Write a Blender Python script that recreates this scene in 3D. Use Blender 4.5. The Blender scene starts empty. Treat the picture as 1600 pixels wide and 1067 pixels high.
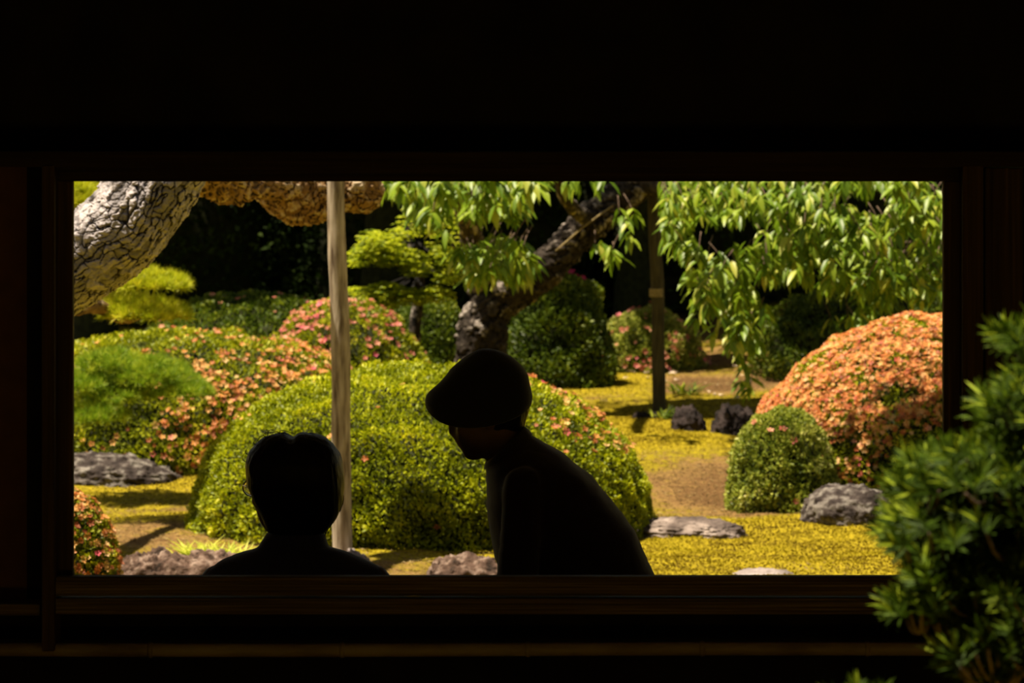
import bpy, bmesh, math, random
import numpy as np
from mathutils import Vector, Matrix, Quaternion

# ------------------------------------------------------------------ camera, sky, sun, exposure
S = bpy.context.scene
COL = S.collection
PI = math.pi
CAMZ, HOR, F = 1.95, 200.0, 5760.0        # eye height, horizon row, focal length in pixels (1600 wide)

cam_d = bpy.data.cameras.new('camera')
cam = bpy.data.objects.new('camera', cam_d); COL.objects.link(cam)
cam.location = (0, 0, CAMZ); cam.rotation_euler = (PI/2, 0, 0)
cam_d.sensor_width = 36; cam_d.lens = 36*F/1600
cam_d.shift_y = -(533.5-HOR)/1600
cam_d.clip_end = 300
cam_d.dof.use_dof = True
cam_d.dof.focus_distance = 9.6
cam_d.dof.aperture_fstop = 9.5
S.camera = cam

SUN_DIR = Vector((-0.30, -0.03, 0.95)).normalized()      # towards the sun
sun_d = bpy.data.lights.new('sun', 'SUN'); sun_d.energy = 13.0; sun_d.angle = 0.016
sun_d.color = (1.0, 0.86, 0.64)
sun = bpy.data.objects.new('sun', sun_d); COL.objects.link(sun)
sun.rotation_euler = SUN_DIR.to_track_quat('Z', 'Y').to_euler()
sun.location = (6, -4, 14)

W = bpy.data.worlds.new('sky'); S.world = W; W.use_nodes = True
wn = W.node_tree.nodes; wl = W.node_tree.links
bg = wn['Background']
sky = wn.new('ShaderNodeTexSky'); sky.sky_type = 'NISHITA'; sky.sun_disc = False
sky.sun_elevation = math.asin(SUN_DIR.z); sky.sun_rotation = math.atan2(SUN_DIR.x, SUN_DIR.y)
hz_ = wn.new('ShaderNodeMix'); hz_.data_type = 'RGBA'; hz_.blend_type = 'MULTIPLY'; hz_.inputs[0].default_value = 1
hz_.inputs[7].default_value = (1.25, 0.95, 0.62, 1)            # warm white balance of the photograph
wl.new(sky.outputs[0], hz_.inputs[6]); wl.new(hz_.outputs[2], bg.inputs[0]); bg.inputs[1].default_value = 0.10
vs = S.view_settings
vs.view_transform = 'Standard'; vs.look = 'None'; vs.exposure = -0.1; vs.gamma = 1; vs.use_curve_mapping = False

rng = np.random.default_rng(7)
random.seed(7)

# ------------------------------------------------------------------ helpers
def P(px, py, Y): return Vector(((px-800)/F*Y, Y, CAMZ-(py-HOR)/F*Y))
def pz(py, Y): return CAMZ-(py-HOR)/F*Y
def pxx(px, Y): return (px-800)/F*Y

def tag(o, label=None, cat=None, group=None, kind=None):
    if label: o['label'] = label
    if cat: o['category'] = cat
    if group: o['group'] = group
    if kind: o['kind'] = kind
    return o
def thing(name, label, cat, loc=(0, 0, 0), group=None, kind=None):
    o = bpy.data.objects.new(name, None); COL.objects.link(o); o.location = loc
    o.empty_display_size = 0.1
    return tag(o, label, cat, group, kind)
def link(name, me, mat=None, parent=None, smooth=True):
    if mat and not me.materials: me.materials.append(mat)
    o = bpy.data.objects.new(name, me); COL.objects.link(o)
    if parent:
        o.parent = parent
        o.location = -Vector(root_loc(parent))
    if smooth and len(me.polygons): me.polygons.foreach_set('use_smooth', [True]*len(me.polygons))
    return o
def root_loc(p):
    l = Vector(p.location)
    while p.parent: p = p.parent; l = l+p.location
    return l
def mesh_np(name, V, Fc, attr=None):
    """V (n,3); Fc (m,k) int, attr dict name-> per-face float array"""
    me = bpy.data.meshes.new(name)
    V = np.asarray(V, np.float32); Fc = np.asarray(Fc, np.int32)
    m, k = Fc.shape
    me.vertices.add(len(V)); me.vertices.foreach_set('co', V.ravel())
    me.loops.add(m*k); me.loops.foreach_set('vertex_index', Fc.ravel())
    me.polygons.add(m); me.polygons.foreach_set('loop_start', np.arange(0, m*k, k, dtype=np.int32))
    try: me.polygons.foreach_set('loop_total', np.full(m, k, np.int32))
    except Exception: pass
    for kx, a in (attr or {}).items():
        at = me.attributes.new(kx, 'FLOAT', 'FACE'); at.data.foreach_set('value', np.asarray(a, np.float32))
    me.update(calc_edges=True); me.validate()
    return me
def bm_mesh(bm, name='mesh'):
    bmesh.ops.recalc_face_normals(bm, faces=bm.faces)
    me = bpy.data.meshes.new(name); bm.to_mesh(me); bm.free(); return me
def box(bm, x0, x1, y0, y1, z0, z1, bev=0.0):
    r = bmesh.ops.create_cube(bm, size=1)
    vs_ = r['verts']
    bmesh.ops.scale(bm, verts=vs_, vec=(abs(x1-x0), abs(y1-y0), abs(z1-z0)))
    bmesh.ops.translate(bm, verts=vs_, vec=((x0+x1)/2, (y0+y1)/2, (z0+z1)/2))
    if bev:
        es = list({e for v in vs_ for e in v.link_edges})
        bmesh.ops.bevel(bm, geom=es, offset=bev, segments=2, affect='EDGES', profile=0.5)
def boxpx(bm, a, b, t, u, Y, th, bev=0.003):
    """box whose front face covers pixels a..b across, t..u down at depth Y, th thick behind"""
    box(bm, pxx(a, Y), pxx(b, Y), Y, Y+th, pz(u, Y), pz(t, Y), bev)
def boxobj(name, mat, parent, *rects, bev=0.003):
    bm = bmesh.new()
    for r in rects: boxpx(bm, *r, bev=bev)
    return link(name, bm_mesh(bm, name), mat, parent, smooth=False)

# value noise
_perm = rng.random((64, 64, 64)).astype(np.float32)
def vnoise(p, s=1.0, o=0.0):
    p = np.asarray(p, np.float64)*s+o+100.0
    i = np.floor(p).astype(int); f = p-i; f = f*f*(3-2*f)
    i0 = i & 63; i1 = (i+1) & 63
    def g(a, b, c): return _perm[(a, b, c)]
    x0, y0, z0 = i0[..., 0], i0[..., 1], i0[..., 2]; x1, y1, z1 = i1[..., 0], i1[..., 1], i1[..., 2]
    fx, fy, fz = f[..., 0], f[..., 1], f[..., 2]
    a = g(x0, y0, z0)*(1-fx)+g(x1, y0, z0)*fx; b = g(x0, y1, z0)*(1-fx)+g(x1, y1, z0)*fx
    c = g(x0, y0, z1)*(1-fx)+g(x1, y0, z1)*fx; d = g(x0, y1, z1)*(1-fx)+g(x1, y1, z1)*fx
    return ((a*(1-fy)+b*fy)*(1-fz)+(c*(1-fy)+d*fy)*fz)
def fbm(p, s=1.0, oct=3, o=0.0):
    t = 0; a = 0.5; n = 0
    for k in range(oct):
        t = t+a*vnoise(p, s*2**k, o+k*17.3); n += a; a *= 0.5
    return t/n
def vnorm(v): return v/np.maximum(np.linalg.norm(v, axis=-1, keepdims=True), 1e-9)
def sstep(a, b, x): t = np.clip((x-a)/(b-a), 0, 1); return t*t*(3-2*t)

# ------------------------------------------------------------------ materials
def mat_new(name):
    m = bpy.data.materials.new(name); m.use_nodes = True
    nt = m.node_tree; b = nt.nodes['Principled BSDF']
    return m, nt, b
def ramp(nt, src, stops):
    r = nt.nodes.new('ShaderNodeValToRGB')
    el = r.color_ramp.elements
    while len(el) < len(stops): el.new(0.5)
    for e, (p, c) in zip(el, stops): e.position = p; e.color = (*c, 1)
    nt.links.new(src, r.inputs[0]); return r.outputs[0]
def leaf_mat(name, stops, trans=0.35, rough=0.5, spec=0.25):
    m, nt, b = mat_new(name)
    a = nt.nodes.new('ShaderNodeAttribute'); a.attribute_name = 'rnd'
    c = ramp(nt, a.outputs['Fac'], stops)
    nt.links.new(c, b.inputs['Base Color']); b.inputs['Roughness'].default_value = rough
    b.inputs['Specular IOR Level'].default_value = spec
    tr = nt.nodes.new('ShaderNodeBsdfTranslucent'); nt.links.new(c, tr.inputs[0])
    mx = nt.nodes.new('ShaderNodeMixShader'); mx.inputs[0].default_value = trans
    nt.links.new(b.outputs[0], mx.inputs[1]); nt.links.new(tr.outputs[0], mx.inputs[2])
    nt.links.new(mx.outputs[0], nt.nodes['Material Output'].inputs[0])
    return m
def noise_mat(name, stops, scale=8, stretch=(1, 1, 1), rough=0.8, bump=0.3, detail=6, spec=0.2, bscale=None, dist=0.02):
    m, nt, b = mat_new(name)
    tc = nt.nodes.new('ShaderNodeTexCoord'); mp = nt.nodes.new('ShaderNodeMapping')
    mp.inputs['Scale'].default_value = stretch
    n = nt.nodes.new('ShaderNodeTexNoise'); n.inputs['Scale'].default_value = scale; n.inputs['Detail'].default_value = detail
    nt.links.new(tc.outputs['Object'], mp.inputs[0]); nt.links.new(mp.outputs[0], n.inputs[0])
    nt.links.new(ramp(nt, n.outputs[0], stops), b.inputs['Base Color'])
    b.inputs['Roughness'].default_value = rough; b.inputs['Specular IOR Level'].default_value = spec
    if bump:
        bp = nt.nodes.new('ShaderNodeBump'); bp.inputs['Strength'].default_value = bump; bp.inputs['Distance'].default_value = dist
        if bscale:
            n2 = nt.nodes.new('ShaderNodeTexNoise'); n2.inputs['Scale'].default_value = bscale; n2.inputs['Detail'].default_value = 5
            nt.links.new(mp.outputs[0], n2.inputs[0]); nt.links.new(n2.outputs[0], bp.inputs['Height'])
        else: nt.links.new(n.outputs[0], bp.inputs['Height'])
        nt.links.new(bp.outputs[0], b.inputs['Normal'])
    return m

M = {}
M['wood_h'] = noise_mat('dark_wood_along', [(0.25, (0.07, 0.045, 0.030)), (0.5, (0.15, 0.10, 0.066)), (0.75, (0.32, 0.23, 0.155))], 10, (0.25, 3, 14), 0.65, 0.5, dist=0.004)
M['wood_v'] = noise_mat('dark_wood_upright', [(0.25, (0.04, 0.022, 0.014)), (0.6, (0.09, 0.050, 0.032)), (0.8, (0.17, 0.10, 0.065))], 10, (12, 3, 0.3), 0.7, 0.5, dist=0.004)
M['wood_black'] = noise_mat('near_black_wood', [(0.3, (0.008, 0.006, 0.005)), (0.7, (0.02, 0.014, 0.01))], 8, (1, 1, 1), 0.85, 0.2)  # near-black wood tone with little variation
M['wood_shade'] = noise_mat('shade_darkened_wood', [(0.25, (0.018, 0.009, 0.006)), (0.5, (0.035, 0.018, 0.011)), (0.75, (0.06, 0.032, 0.021))], 10, (0.25, 3, 14), 0.7, 0.5, dist=0.004)  # dark copy of the wood; upper wall shade is in its colour
M['plaster'] = noise_mat('brown_plaster', [(0.3, (0.13, 0.055, 0.030)), (0.7, (0.18, 0.08, 0.045))], 20, (1, 1, 1), 0.95, 0.3, dist=0.003)
M['bamboo'] = noise_mat('old_bamboo', [(0.25, (0.16, 0.10, 0.05)), (0.5, (0.36, 0.26, 0.13)), (0.8, (0.50, 0.39, 0.21))], 5, (1.2, 4, 4), 0.4, 0.15, dist=0.002, spec=0.4)
M['pale'] = noise_mat('pale_glint', [(0.3, (0.3, 0.27, 0.22)), (0.7, (0.45, 0.42, 0.36))], 30)  # pale colour of the glint on the sill edge
M['tatami'] = noise_mat('straw_mat', [(0.3, (0.09, 0.08, 0.04)), (0.7, (0.14, 0.12, 0.06))], 40, (1, 12, 1), 0.9, 0.2)
M['tile'] = noise_mat('roof_tile', [(0.3, (0.05, 0.05, 0.055)), (0.7, (0.09, 0.09, 0.095))], 12)
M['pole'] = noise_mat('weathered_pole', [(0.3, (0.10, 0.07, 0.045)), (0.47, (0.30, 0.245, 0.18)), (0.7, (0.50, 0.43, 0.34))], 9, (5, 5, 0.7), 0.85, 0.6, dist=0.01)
M['pole_dark'] = noise_mat('dark_brown_pole', [(0.3, (0.035, 0.028, 0.014)), (0.7, (0.09, 0.075, 0.035))], 9, (5, 5, 0.7), 0.9, 0.6, dist=0.01)  # darker brown tone for the second post
M['rope'] = noise_mat('straw_rope', [(0.3, (0.22, 0.16, 0.07)), (0.7, (0.42, 0.33, 0.16))], 60, (1, 1, 1), 0.9, 0.3)
M['core'] = noise_mat('painted_shade', [(0.3, (0.010, 0.012, 0.004)), (0.7, (0.03, 0.035, 0.010))], 20, rough=1, bump=0)  # near-black stand-in for shade inside foliage and on the back trunks
M['twig'] = noise_mat('brown_twigs', [(0.3, (0.07, 0.045, 0.03)), (0.7, (0.16, 0.11, 0.08))], 30, rough=0.9)
def rock_mat(name, a, b_, c, sc=7):
    m = noise_mat(name, [(0.32, a), (0.5, b_), (0.68, c)], sc, (1, 1, 1), 0.9, 0.9, 9, bscale=26, dist=0.03)
    return m
M['rock_grey'] = rock_mat('grey_brown_stone', (0.035, 0.025, 0.022), (0.13, 0.10, 0.088), (0.32, 0.26, 0.23))
M['rock_pale'] = rock_mat('pale_stone', (0.10, 0.08, 0.075), (0.24, 0.20, 0.19), (0.38, 0.33, 0.32))
M['rock_dark'] = rock_mat('shade_dark_stone', (0.005, 0.003, 0.003), (0.014, 0.009, 0.008), (0.06, 0.042, 0.04))  # canopy shade on these rocks is put into the near-black colour
M['rock_brown'] = rock_mat('brown_red_stone', (0.02, 0.012, 0.008), (0.085, 0.050, 0.036), (0.24, 0.175, 0.14), 16)
M['lichen'] = rock_mat('lichen_spotted_stone', (0.016, 0.011, 0.010), (0.045, 0.034, 0.030), (0.20, 0.18, 0.16), 17)

G = {}   # leaf materials
G['hedge'] = leaf_mat('bright_clipped_leaves', [(0, (0.08, 0.11, 0.002)), (0.45, (0.27, 0.315, 0.004)), (0.8, (0.50, 0.52, 0.008)), (1, (0.70, 0.64, 0.03))])
G['azalea'] = leaf_mat('azalea_leaves', [(0, (0.05, 0.07, 0.002)), (0.45, (0.22, 0.26, 0.005)), (0.8, (0.46, 0.47, 0.010)), (1, (0.66, 0.56, 0.05))])
G['pale_azalea'] = leaf_mat('pale_tipped_leaves', [(0, (0.05, 0.08, 0.005)), (0.45, (0.24, 0.29, 0.025)), (0.8, (0.52, 0.54, 0.10)), (1, (0.75, 0.66, 0.30))])
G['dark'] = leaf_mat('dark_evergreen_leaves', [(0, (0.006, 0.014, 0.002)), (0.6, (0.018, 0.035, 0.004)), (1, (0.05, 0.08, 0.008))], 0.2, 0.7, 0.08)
G['mid'] = leaf_mat('mid_green_leaves', [(0, (0.025, 0.05, 0.003)), (0.6, (0.10, 0.15, 0.006)), (1, (0.30, 0.34, 0.02))], 0.3)
G['cherry'] = leaf_mat('cherry_leaves', [(0, (0.08, 0.16, 0.006)), (0.5, (0.19, 0.30, 0.015)), (0.85, (0.32, 0.42, 0.03)), (1, (0.50, 0.50, 0.08))], 0.42, 0.42, 0.35)
G['maple'] = leaf_mat('yellow_green_maple_leaves', [(0, (0.10, 0.16, 0.004)), (0.5, (0.34, 0.40, 0.006)), (1, (0.55, 0.58, 0.015))], 0.45)
G['pine'] = leaf_mat('pine_needles', [(0, (0.06, 0.14, 0.008)), (0.6, (0.24, 0.36, 0.012)), (1, (0.52, 0.54, 0.04))], 0.3)
G['pine_y'] = leaf_mat('yellowing_pine_needles', [(0, (0.12, 0.16, 0.006)), (0.5, (0.44, 0.50, 0.008)), (1, (0.70, 0.64, 0.04))], 0.3)
G['yew'] = leaf_mat('yew_leaves', [(0, (0.010, 0.022, 0.001)), (0.5, (0.035, 0.068, 0.002)), (0.8, (0.11, 0.17, 0.006)), (1, (0.30, 0.38, 0.02))], 0.3, 0.6, 0.12)
G['grass'] = leaf_mat('pale_grass_blades', [(0, (0.25, 0.32, 0.02)), (0.5, (0.45, 0.5, 0.04)), (1, (0.65, 0.66, 0.12))], 0.4)
G['moss'] = leaf_mat('moss_tips', [(0, (0.10, 0.065, 0.006)), (0.35, (0.16, 0.115, 0.005)), (0.6, (0.22, 0.17, 0.004)), (1, (0.30, 0.25, 0.008))], 0.3, 0.8, 0.1)
G['orange'] = leaf_mat('salmon_orange_blossoms', [(0, (0.22, 0.05, 0.02)), (0.22, (0.50, 0.14, 0.04)), (0.55, (0.72, 0.30, 0.08)), (0.80, (0.82, 0.46, 0.14)), (0.93, (0.85, 0.56, 0.26)), (1, (0.70, 0.08, 0.14))], 0.3)
G['pink'] = leaf_mat('pink_blossoms', [(0, (0.35, 0.07, 0.06)), (0.4, (0.65, 0.20, 0.13)), (0.8, (0.85, 0.38, 0.25)), (1, (0.85, 0.14, 0.26))], 0.3)
G['magenta'] = leaf_mat('magenta_blossoms', [(0, (0.35, 0.01, 0.07)), (1, (0.65, 0.03, 0.16))], 0.3)
G['petal'] = leaf_mat('fallen_pale_petals', [(0, (0.5, 0.38, 0.28)), (1, (0.8, 0.66, 0.52))], 0.2)

# ------------------------------------------------------------------ terrain
def gh(x, y):
    x = np.asarray(x, float); y = np.asarray(y, float)
    h = np.where(y > 19.5, (y-19.5)*0.037, 0)
    h = h+0.20*sstep(0.6, 2.4, x)*sstep(24.5, 27.5, y)            # bank at the back right
    h = h+0.05*np.exp(-((x-1.0)**2/0.5+(y-21.6)**2/0.5))           # hummock on the path
    p = np.stack([x, y, 0*x], -1)
    h = h+(fbm(p, 1.1, 3)-0.5)*0.07*sstep(15.2, 16.2, y)+(fbm(p, 7, 3, 5)-0.5)*0.022
    return h
def gz(x, y): return float(gh(x, y))

def moss_amount(x, y):
    """1 where moss grows, 0 on bare earth (a colour the ground really has)"""
    x = np.asarray(x, float); y = np.asarray(y, float)
    p = np.stack([x, y, 0*x], -1)
    n = fbm(p, 1.6, 4, 3)
    px = x/y*F+800
    m = 0.62+0*x
    m = np.where((px > 960) & (y < 18.35), 0.95, m)                           # foreground moss lawn
    m = m-0.62*sstep(960, 1010, px)*sstep(1290, 1170, px)*sstep(18.3, 18.7, y)*sstep(21.3, 20.3, y)     # worn path
    m = m+0.35*sstep(21.2, 21.6, y)*sstep(23.5, 23.0, y)*sstep(900, 980, px)
    m = m-0.50*sstep(24.3, 24.8, y)*sstep(1000, 1070, px)*sstep(1250, 1190, px)
    m = m-0.50*sstep(560, 380, px)*sstep(16.2, 16.6, y)*sstep(18.6, 17.8, y)
    m = m-0.10*sstep(560, 380, px)*sstep(18.4, 18.8, y)
    return m+(n-0.5)*1.5

def make_ground():
    ys = np.concatenate([np.linspace(-12, 11, 24), np.linspace(11.4, 15.4, 14), np.arange(15.5, 27.5, 0.03), np.linspace(27.6, 34, 40), np.linspace(35, 60, 14)])
    xs = np.concatenate([np.linspace(-30, -4.6, 14), np.linspace(-4.4, -3.0, 10), np.arange(-2.9, 3.3, 0.03), np.linspace(3.4, 4.8, 10), np.linspace(5, 30, 14)])
    X, Y = np.meshgrid(xs, ys); Z = gh(X, Y)
    V = np.stack([X, Y, Z], -1).reshape(-1, 3)
    nx, ny = len(xs), len(ys)
    i = np.arange(nx*ny).reshape(ny, nx)
    Fc = np.stack([i[:-1, :-1], i[:-1, 1:], i[1:, 1:], i[1:, :-1]], -1).reshape(-1, 4)
    me = mesh_np('ground', V, Fc)
    at = me.attributes.new('moss', 'FLOAT', 'POINT'); at.data.foreach_set('value', moss_amount(X, Y).ravel().astype(np.float32))
    m, nt, b = mat_new('moss_and_earth')
    a = nt.nodes.new('ShaderNodeAttribute'); a.attribute_name = 'moss'
    tc = nt.nodes.new('ShaderNodeTexCoord')
    n = nt.nodes.new('ShaderNodeTexNoise'); n.inputs['Scale'].default_value = 22; n.inputs['Detail'].default_value = 8
    nt.links.new(tc.outputs['Object'], n.inputs[0])
    ad = nt.nodes.new('ShaderNodeMath'); ad.operation = 'MULTIPLY_ADD'; ad.inputs[1].default_value = 0.9; 
    nt.links.new(n.outputs[0], ad.inputs[0]); nt.links.new(a.outputs['Fac'], ad.inputs[2])
    c = ramp(nt, ad.outputs[0], [(0.40, (0.11, 0.06, 0.022)), (0.62, (0.20, 0.12, 0.040)), (0.80, (0.17, 0.12, 0.012)), (0.92, (0.21, 0.17, 0.006)), (1.0, (0.26, 0.20, 0.008))])
    n2 = nt.nodes.new('ShaderNodeTexNoise'); n2.inputs['Scale'].default_value = 70; n2.inputs['Detail'].default_value = 4
    nt.links.new(tc.outputs['Object'], n2.inputs[0])
    g = ramp(nt, n2.outputs[0], [(0.3, (0.45, 0.45, 0.45)), (0.65, (1.25, 1.25, 1.25))])
    mu = nt.nodes.new('ShaderNodeMix'); mu.data_type = 'RGBA'; mu.blend_type = 'MULTIPLY'; mu.inputs[0].default_value = 1
    nt.links.new(c, mu.inputs[6]); nt.links.new(g, mu.inputs[7])
    nt.links.new(mu.outputs[2], b.inputs['Base Color'])
    b.inputs['Roughness'].default_value = 0.95; b.inputs['Specular IOR Level'].default_value = 0.1
    bp = nt.nodes.new('ShaderNodeBump'); bp.inputs['Strength'].default_value = 0.8; bp.inputs['Distance'].default_value = 0.03
    nt.links.new(n.outputs[0], bp.inputs['Height']); nt.links.new(bp.outputs[0], b.inputs['Normal'])
    g_ = link('ground', me, m)
    tag(g_, 'uneven garden ground of yellow moss and worn brown earth', 'ground', kind='structure')
make_ground()

# ------------------------------------------------------------------ leaf geometry
def frames(ax, nrm):
    """ax leaf length dir, nrm approx normal -> side, normal"""
    s = vnorm(np.cross(ax, nrm)); n = np.cross(s, ax); return s, n
def leaves(pos, ax, nrm, L, Wd, fold=0.25, bend=0.0):
    """simple 4-vertex folded leaves -> V,F (2 tris each)"""
    s, n = frames(ax, nrm)
    L = np.broadcast_to(L, (len(pos),))[:, None]; Wd = np.broadcast_to(Wd, (len(pos),))[:, None]
    base = pos; tip = pos+ax*L-n*L*bend
    mid = pos+ax*L*0.5
    l = mid+s*Wd*0.5+n*Wd*fold; r = mid-s*Wd*0.5+n*Wd*fold
    V = np.stack([base, r, tip, l], 1).reshape(-1, 3)
    k = np.arange(len(pos))*4
    Fc = np.concatenate([np.stack([k, k+1, k+2], 1), np.stack([k, k+2, k+3], 1)], 0)
    return V, Fc
def long_leaf(pos, ax, nrm, L, Wd, bend=0.25, fold=0.15):
    """8 tri pointed leaf, curved: 2 mid rows"""
    s, n = frames(ax, nrm)
    L = np.broadcast_to(L, (len(pos),))[:, None]; Wd = np.broadcast_to(Wd, (len(pos),))[:, None]
    rows = []
    for t, w in ((0.28, 0.92), (0.62, 0.85)):
        c = pos+ax*L*t-n*L*bend*t*t
        rows += [c+s*Wd*0.5*w+n*Wd*fold, c, c-s*Wd*0.5*w+n*Wd*fold]
    tip = pos+ax*L-n*L*bend
    V = np.stack([pos]+rows+[tip], 1).reshape(-1, 3)     # 0 base 1,2,3 row a 4,5,6 row b 7 tip
    T = np.array([(0, 2, 1), (0, 3, 2), (1, 2, 5), (1, 5, 4), (2, 3, 6), (2, 6, 5), (4, 5, 7), (5, 6, 7)])
    k = (np.arange(len(pos))*8)[:, None, None]
    return V, (T[None]+k).reshape(-1, 3)
def flowers(pos, nrm, R):
    """five-petalled open blossoms, 10 tris each"""
    n = len(pos)
    a = vnorm(np.cross(nrm, rng.normal(size=(n, 3)))); b = np.cross(nrm, a)
    R = np.broadcast_to(R, (n,))[:, None]
    out = [pos-nrm*R*0.35]
    for k in range(5):
        for dt, rr, up in ((-0.42, 0.78, 0.22), (0.0, 1.0, 0.12), (0.42, 0.78, 0.22)):
            t = 2*PI*k/5+dt
            out.append(pos+(a*math.cos(t)+b*math.sin(t))*R*rr+nrm*R*up)
    V = np.stack(out, 1).reshape(-1, 3)
    T = []
    for k in range(5): T += [(0, 1+3*k, 2+3*k), (0, 2+3*k, 3+3*k)]
    T = np.array(T); kk = (np.arange(n)*16)[:, None, None]
    return V, (T[None]+kk).reshape(-1, 3)
def rand_dirs(n): return vnorm(rng.normal(size=(n, 3)))

def ico_core(center, r, name, noise=0.1, sub=4, squash_bottom=True, seed=0.0):
    bm = bmesh.new(); bmesh.ops.create_icosphere(bm, subdivisions=sub, radius=1)
    co = np.array([v.co[:] for v in bm.verts])
    k = 1+(fbm(co, 2.3, 2, seed)-0.5)*noise*2
    for v, f in zip(bm.verts, k):
        v.co = Vector((v.co.x*r[0]*f+center[0], v.co.y*r[1]*f+center[1], v.co.z*r[2]*f+center[2]))
    return bm_mesh(bm, name)

# lumpy dome used by every clipped shrub
def dome_points(n, c, r, seed, lump=0.06, pw=2.3, front=0.75, zmin=-0.15):
    d = rand_dirs(int(n*2.6))
    d = d[d[:, 2] > zmin]
    keep = (d[:, 1] < 0.35) | (rng.random(len(d)) < 1-front)
    d = d[keep][:n]
    rad = (np.abs(d)**pw).sum(1)**(-1/pw)                    # superellipsoid
    f = 1+(fbm(d, 3.0, 3, seed)-0.5)*2*lump
    R = np.array(r)
    p = d*rad[:, None]*f[:, None]*R
    nrm = vnorm(np.sign(d)*np.abs(p/R)**(pw-1)/R)
    return p+np.array(c), nrm, d

def shrub(name, label, px, Y, py_top, rx, ry, mat, n=9000, ls=0.026, asp=0.55, flower=None, nf=0, fm=None, fs=0.020,
          seed=0.0, lump=0.06, clump=0.030, cs=11.0, pw=2.3, cat='shrub', zmin=-0.15, group=None, tilt=0.6, x=None, patchy=True):
    cx = pxx(px, Y) if x is None else x
    g0 = gz(cx, Y)
    h = pz(py_top, Y)-g0
    c = (cx, Y, g0)
    root = thing(name, label, cat, (cx, Y, g0), group)
    # solid dark core; the shade behind the leaves is in its colour
    bm = bmesh.new(); bmesh.ops.create_icosphere(bm, subdivisions=4, radius=1)
    co = np.array([v.co[:] for v in bm.verts])
    rad = (np.abs(co)**pw).sum(1)**(-1/pw); f = 1+(fbm(co, 3.0, 3, seed)-0.5)*2*lump
    sh = max(0.045, clump*1.4)
    for v, d_, ra, ff in zip(bm.verts, co, rad, f):
        q = d_*ra*ff*np.array((rx-sh, ry-sh, h-sh))
        v.co = Vector(q)+Vector(c)
        if v.co.z < g0-0.10: v.co.z = g0-0.10
    link('dark_core', bm_mesh(bm, 'dark_core'), M['core'], root)
    p, nr, d = dome_points(n, c, (rx, ry, h), seed, lump, pw, zmin=zmin)
    N = fbm(p, cs, 2, seed+9)
    off = (N-0.5)*2*clump*1.6-rng.random(len(p))**2*clump*1.3
    p = p+nr*off[:, None]
    ok = p[:, 2] > gh(p[:, 0], p[:, 1])-0.01
    p, nr, N = p[ok], nr[ok], N[ok]
    ax = vnorm(nr*0.7+rand_dirs(len(p))*0.9+np.array([0, 0, 0.45]))
    nn = vnorm(nr+rand_dirs(len(p))*tilt+np.array([0, 0, 0.3]))
    sz = ls*(0.7+0.6*rng.random(len(p)))
    V, Fc = leaves(p-ax*sz[:, None]*0.3, ax, nn, sz, sz*asp)
    top = np.clip((nr[:, 2]), 0, 1)
    rnd = np.clip(0.12+0.62*rng.random(len(p))+(N-0.5)*0.9, 0, 1)
    fo = link('foliage', mesh_np('foliage', V, Fc, {'rnd': np.concatenate([rnd, rnd])}), mat, root, smooth=False)
    fo['kind'] = 'stuff'
    if nf:
        p, nr, d = dome_points(nf*6, c, (rx, ry, h), seed, lump, pw, zmin=zmin)
        w = fm(p, d) if fm else np.ones(len(p))
        w = w*sstep(0.35, 0.62, fbm(p, 7, 2, seed+31)+0.12) if patchy else w
        ok = (rng.random(len(p)) < w) & (p[:, 2] > gh(p[:, 0], p[:, 1])+0.03)
        p, nr = p[ok][:nf], nr[ok][:nf]
        if len(p):
            N = fbm(p, cs, 2, seed+9)
            p = p+nr*((N-0.5)*2*clump*1.6+clump*0.2+rng.random(len(p))*0.012)[:, None]
            nn = vnorm(nr+rand_dirs(len(p))*0.6+np.array([0, -0.2, 0.3]))
            V, Fc = flowers(p, nn, fs*(0.6+0.7*rng.random(len(p))))
            r_ = np.repeat(rng.random(len(p)), 10)
            fl = link('blossoms', mesh_np('blossoms', V, Fc, {'rnd': r_}), flower, root, smooth=False)
            fl['kind'] = 'stuff'
    return root

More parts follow.
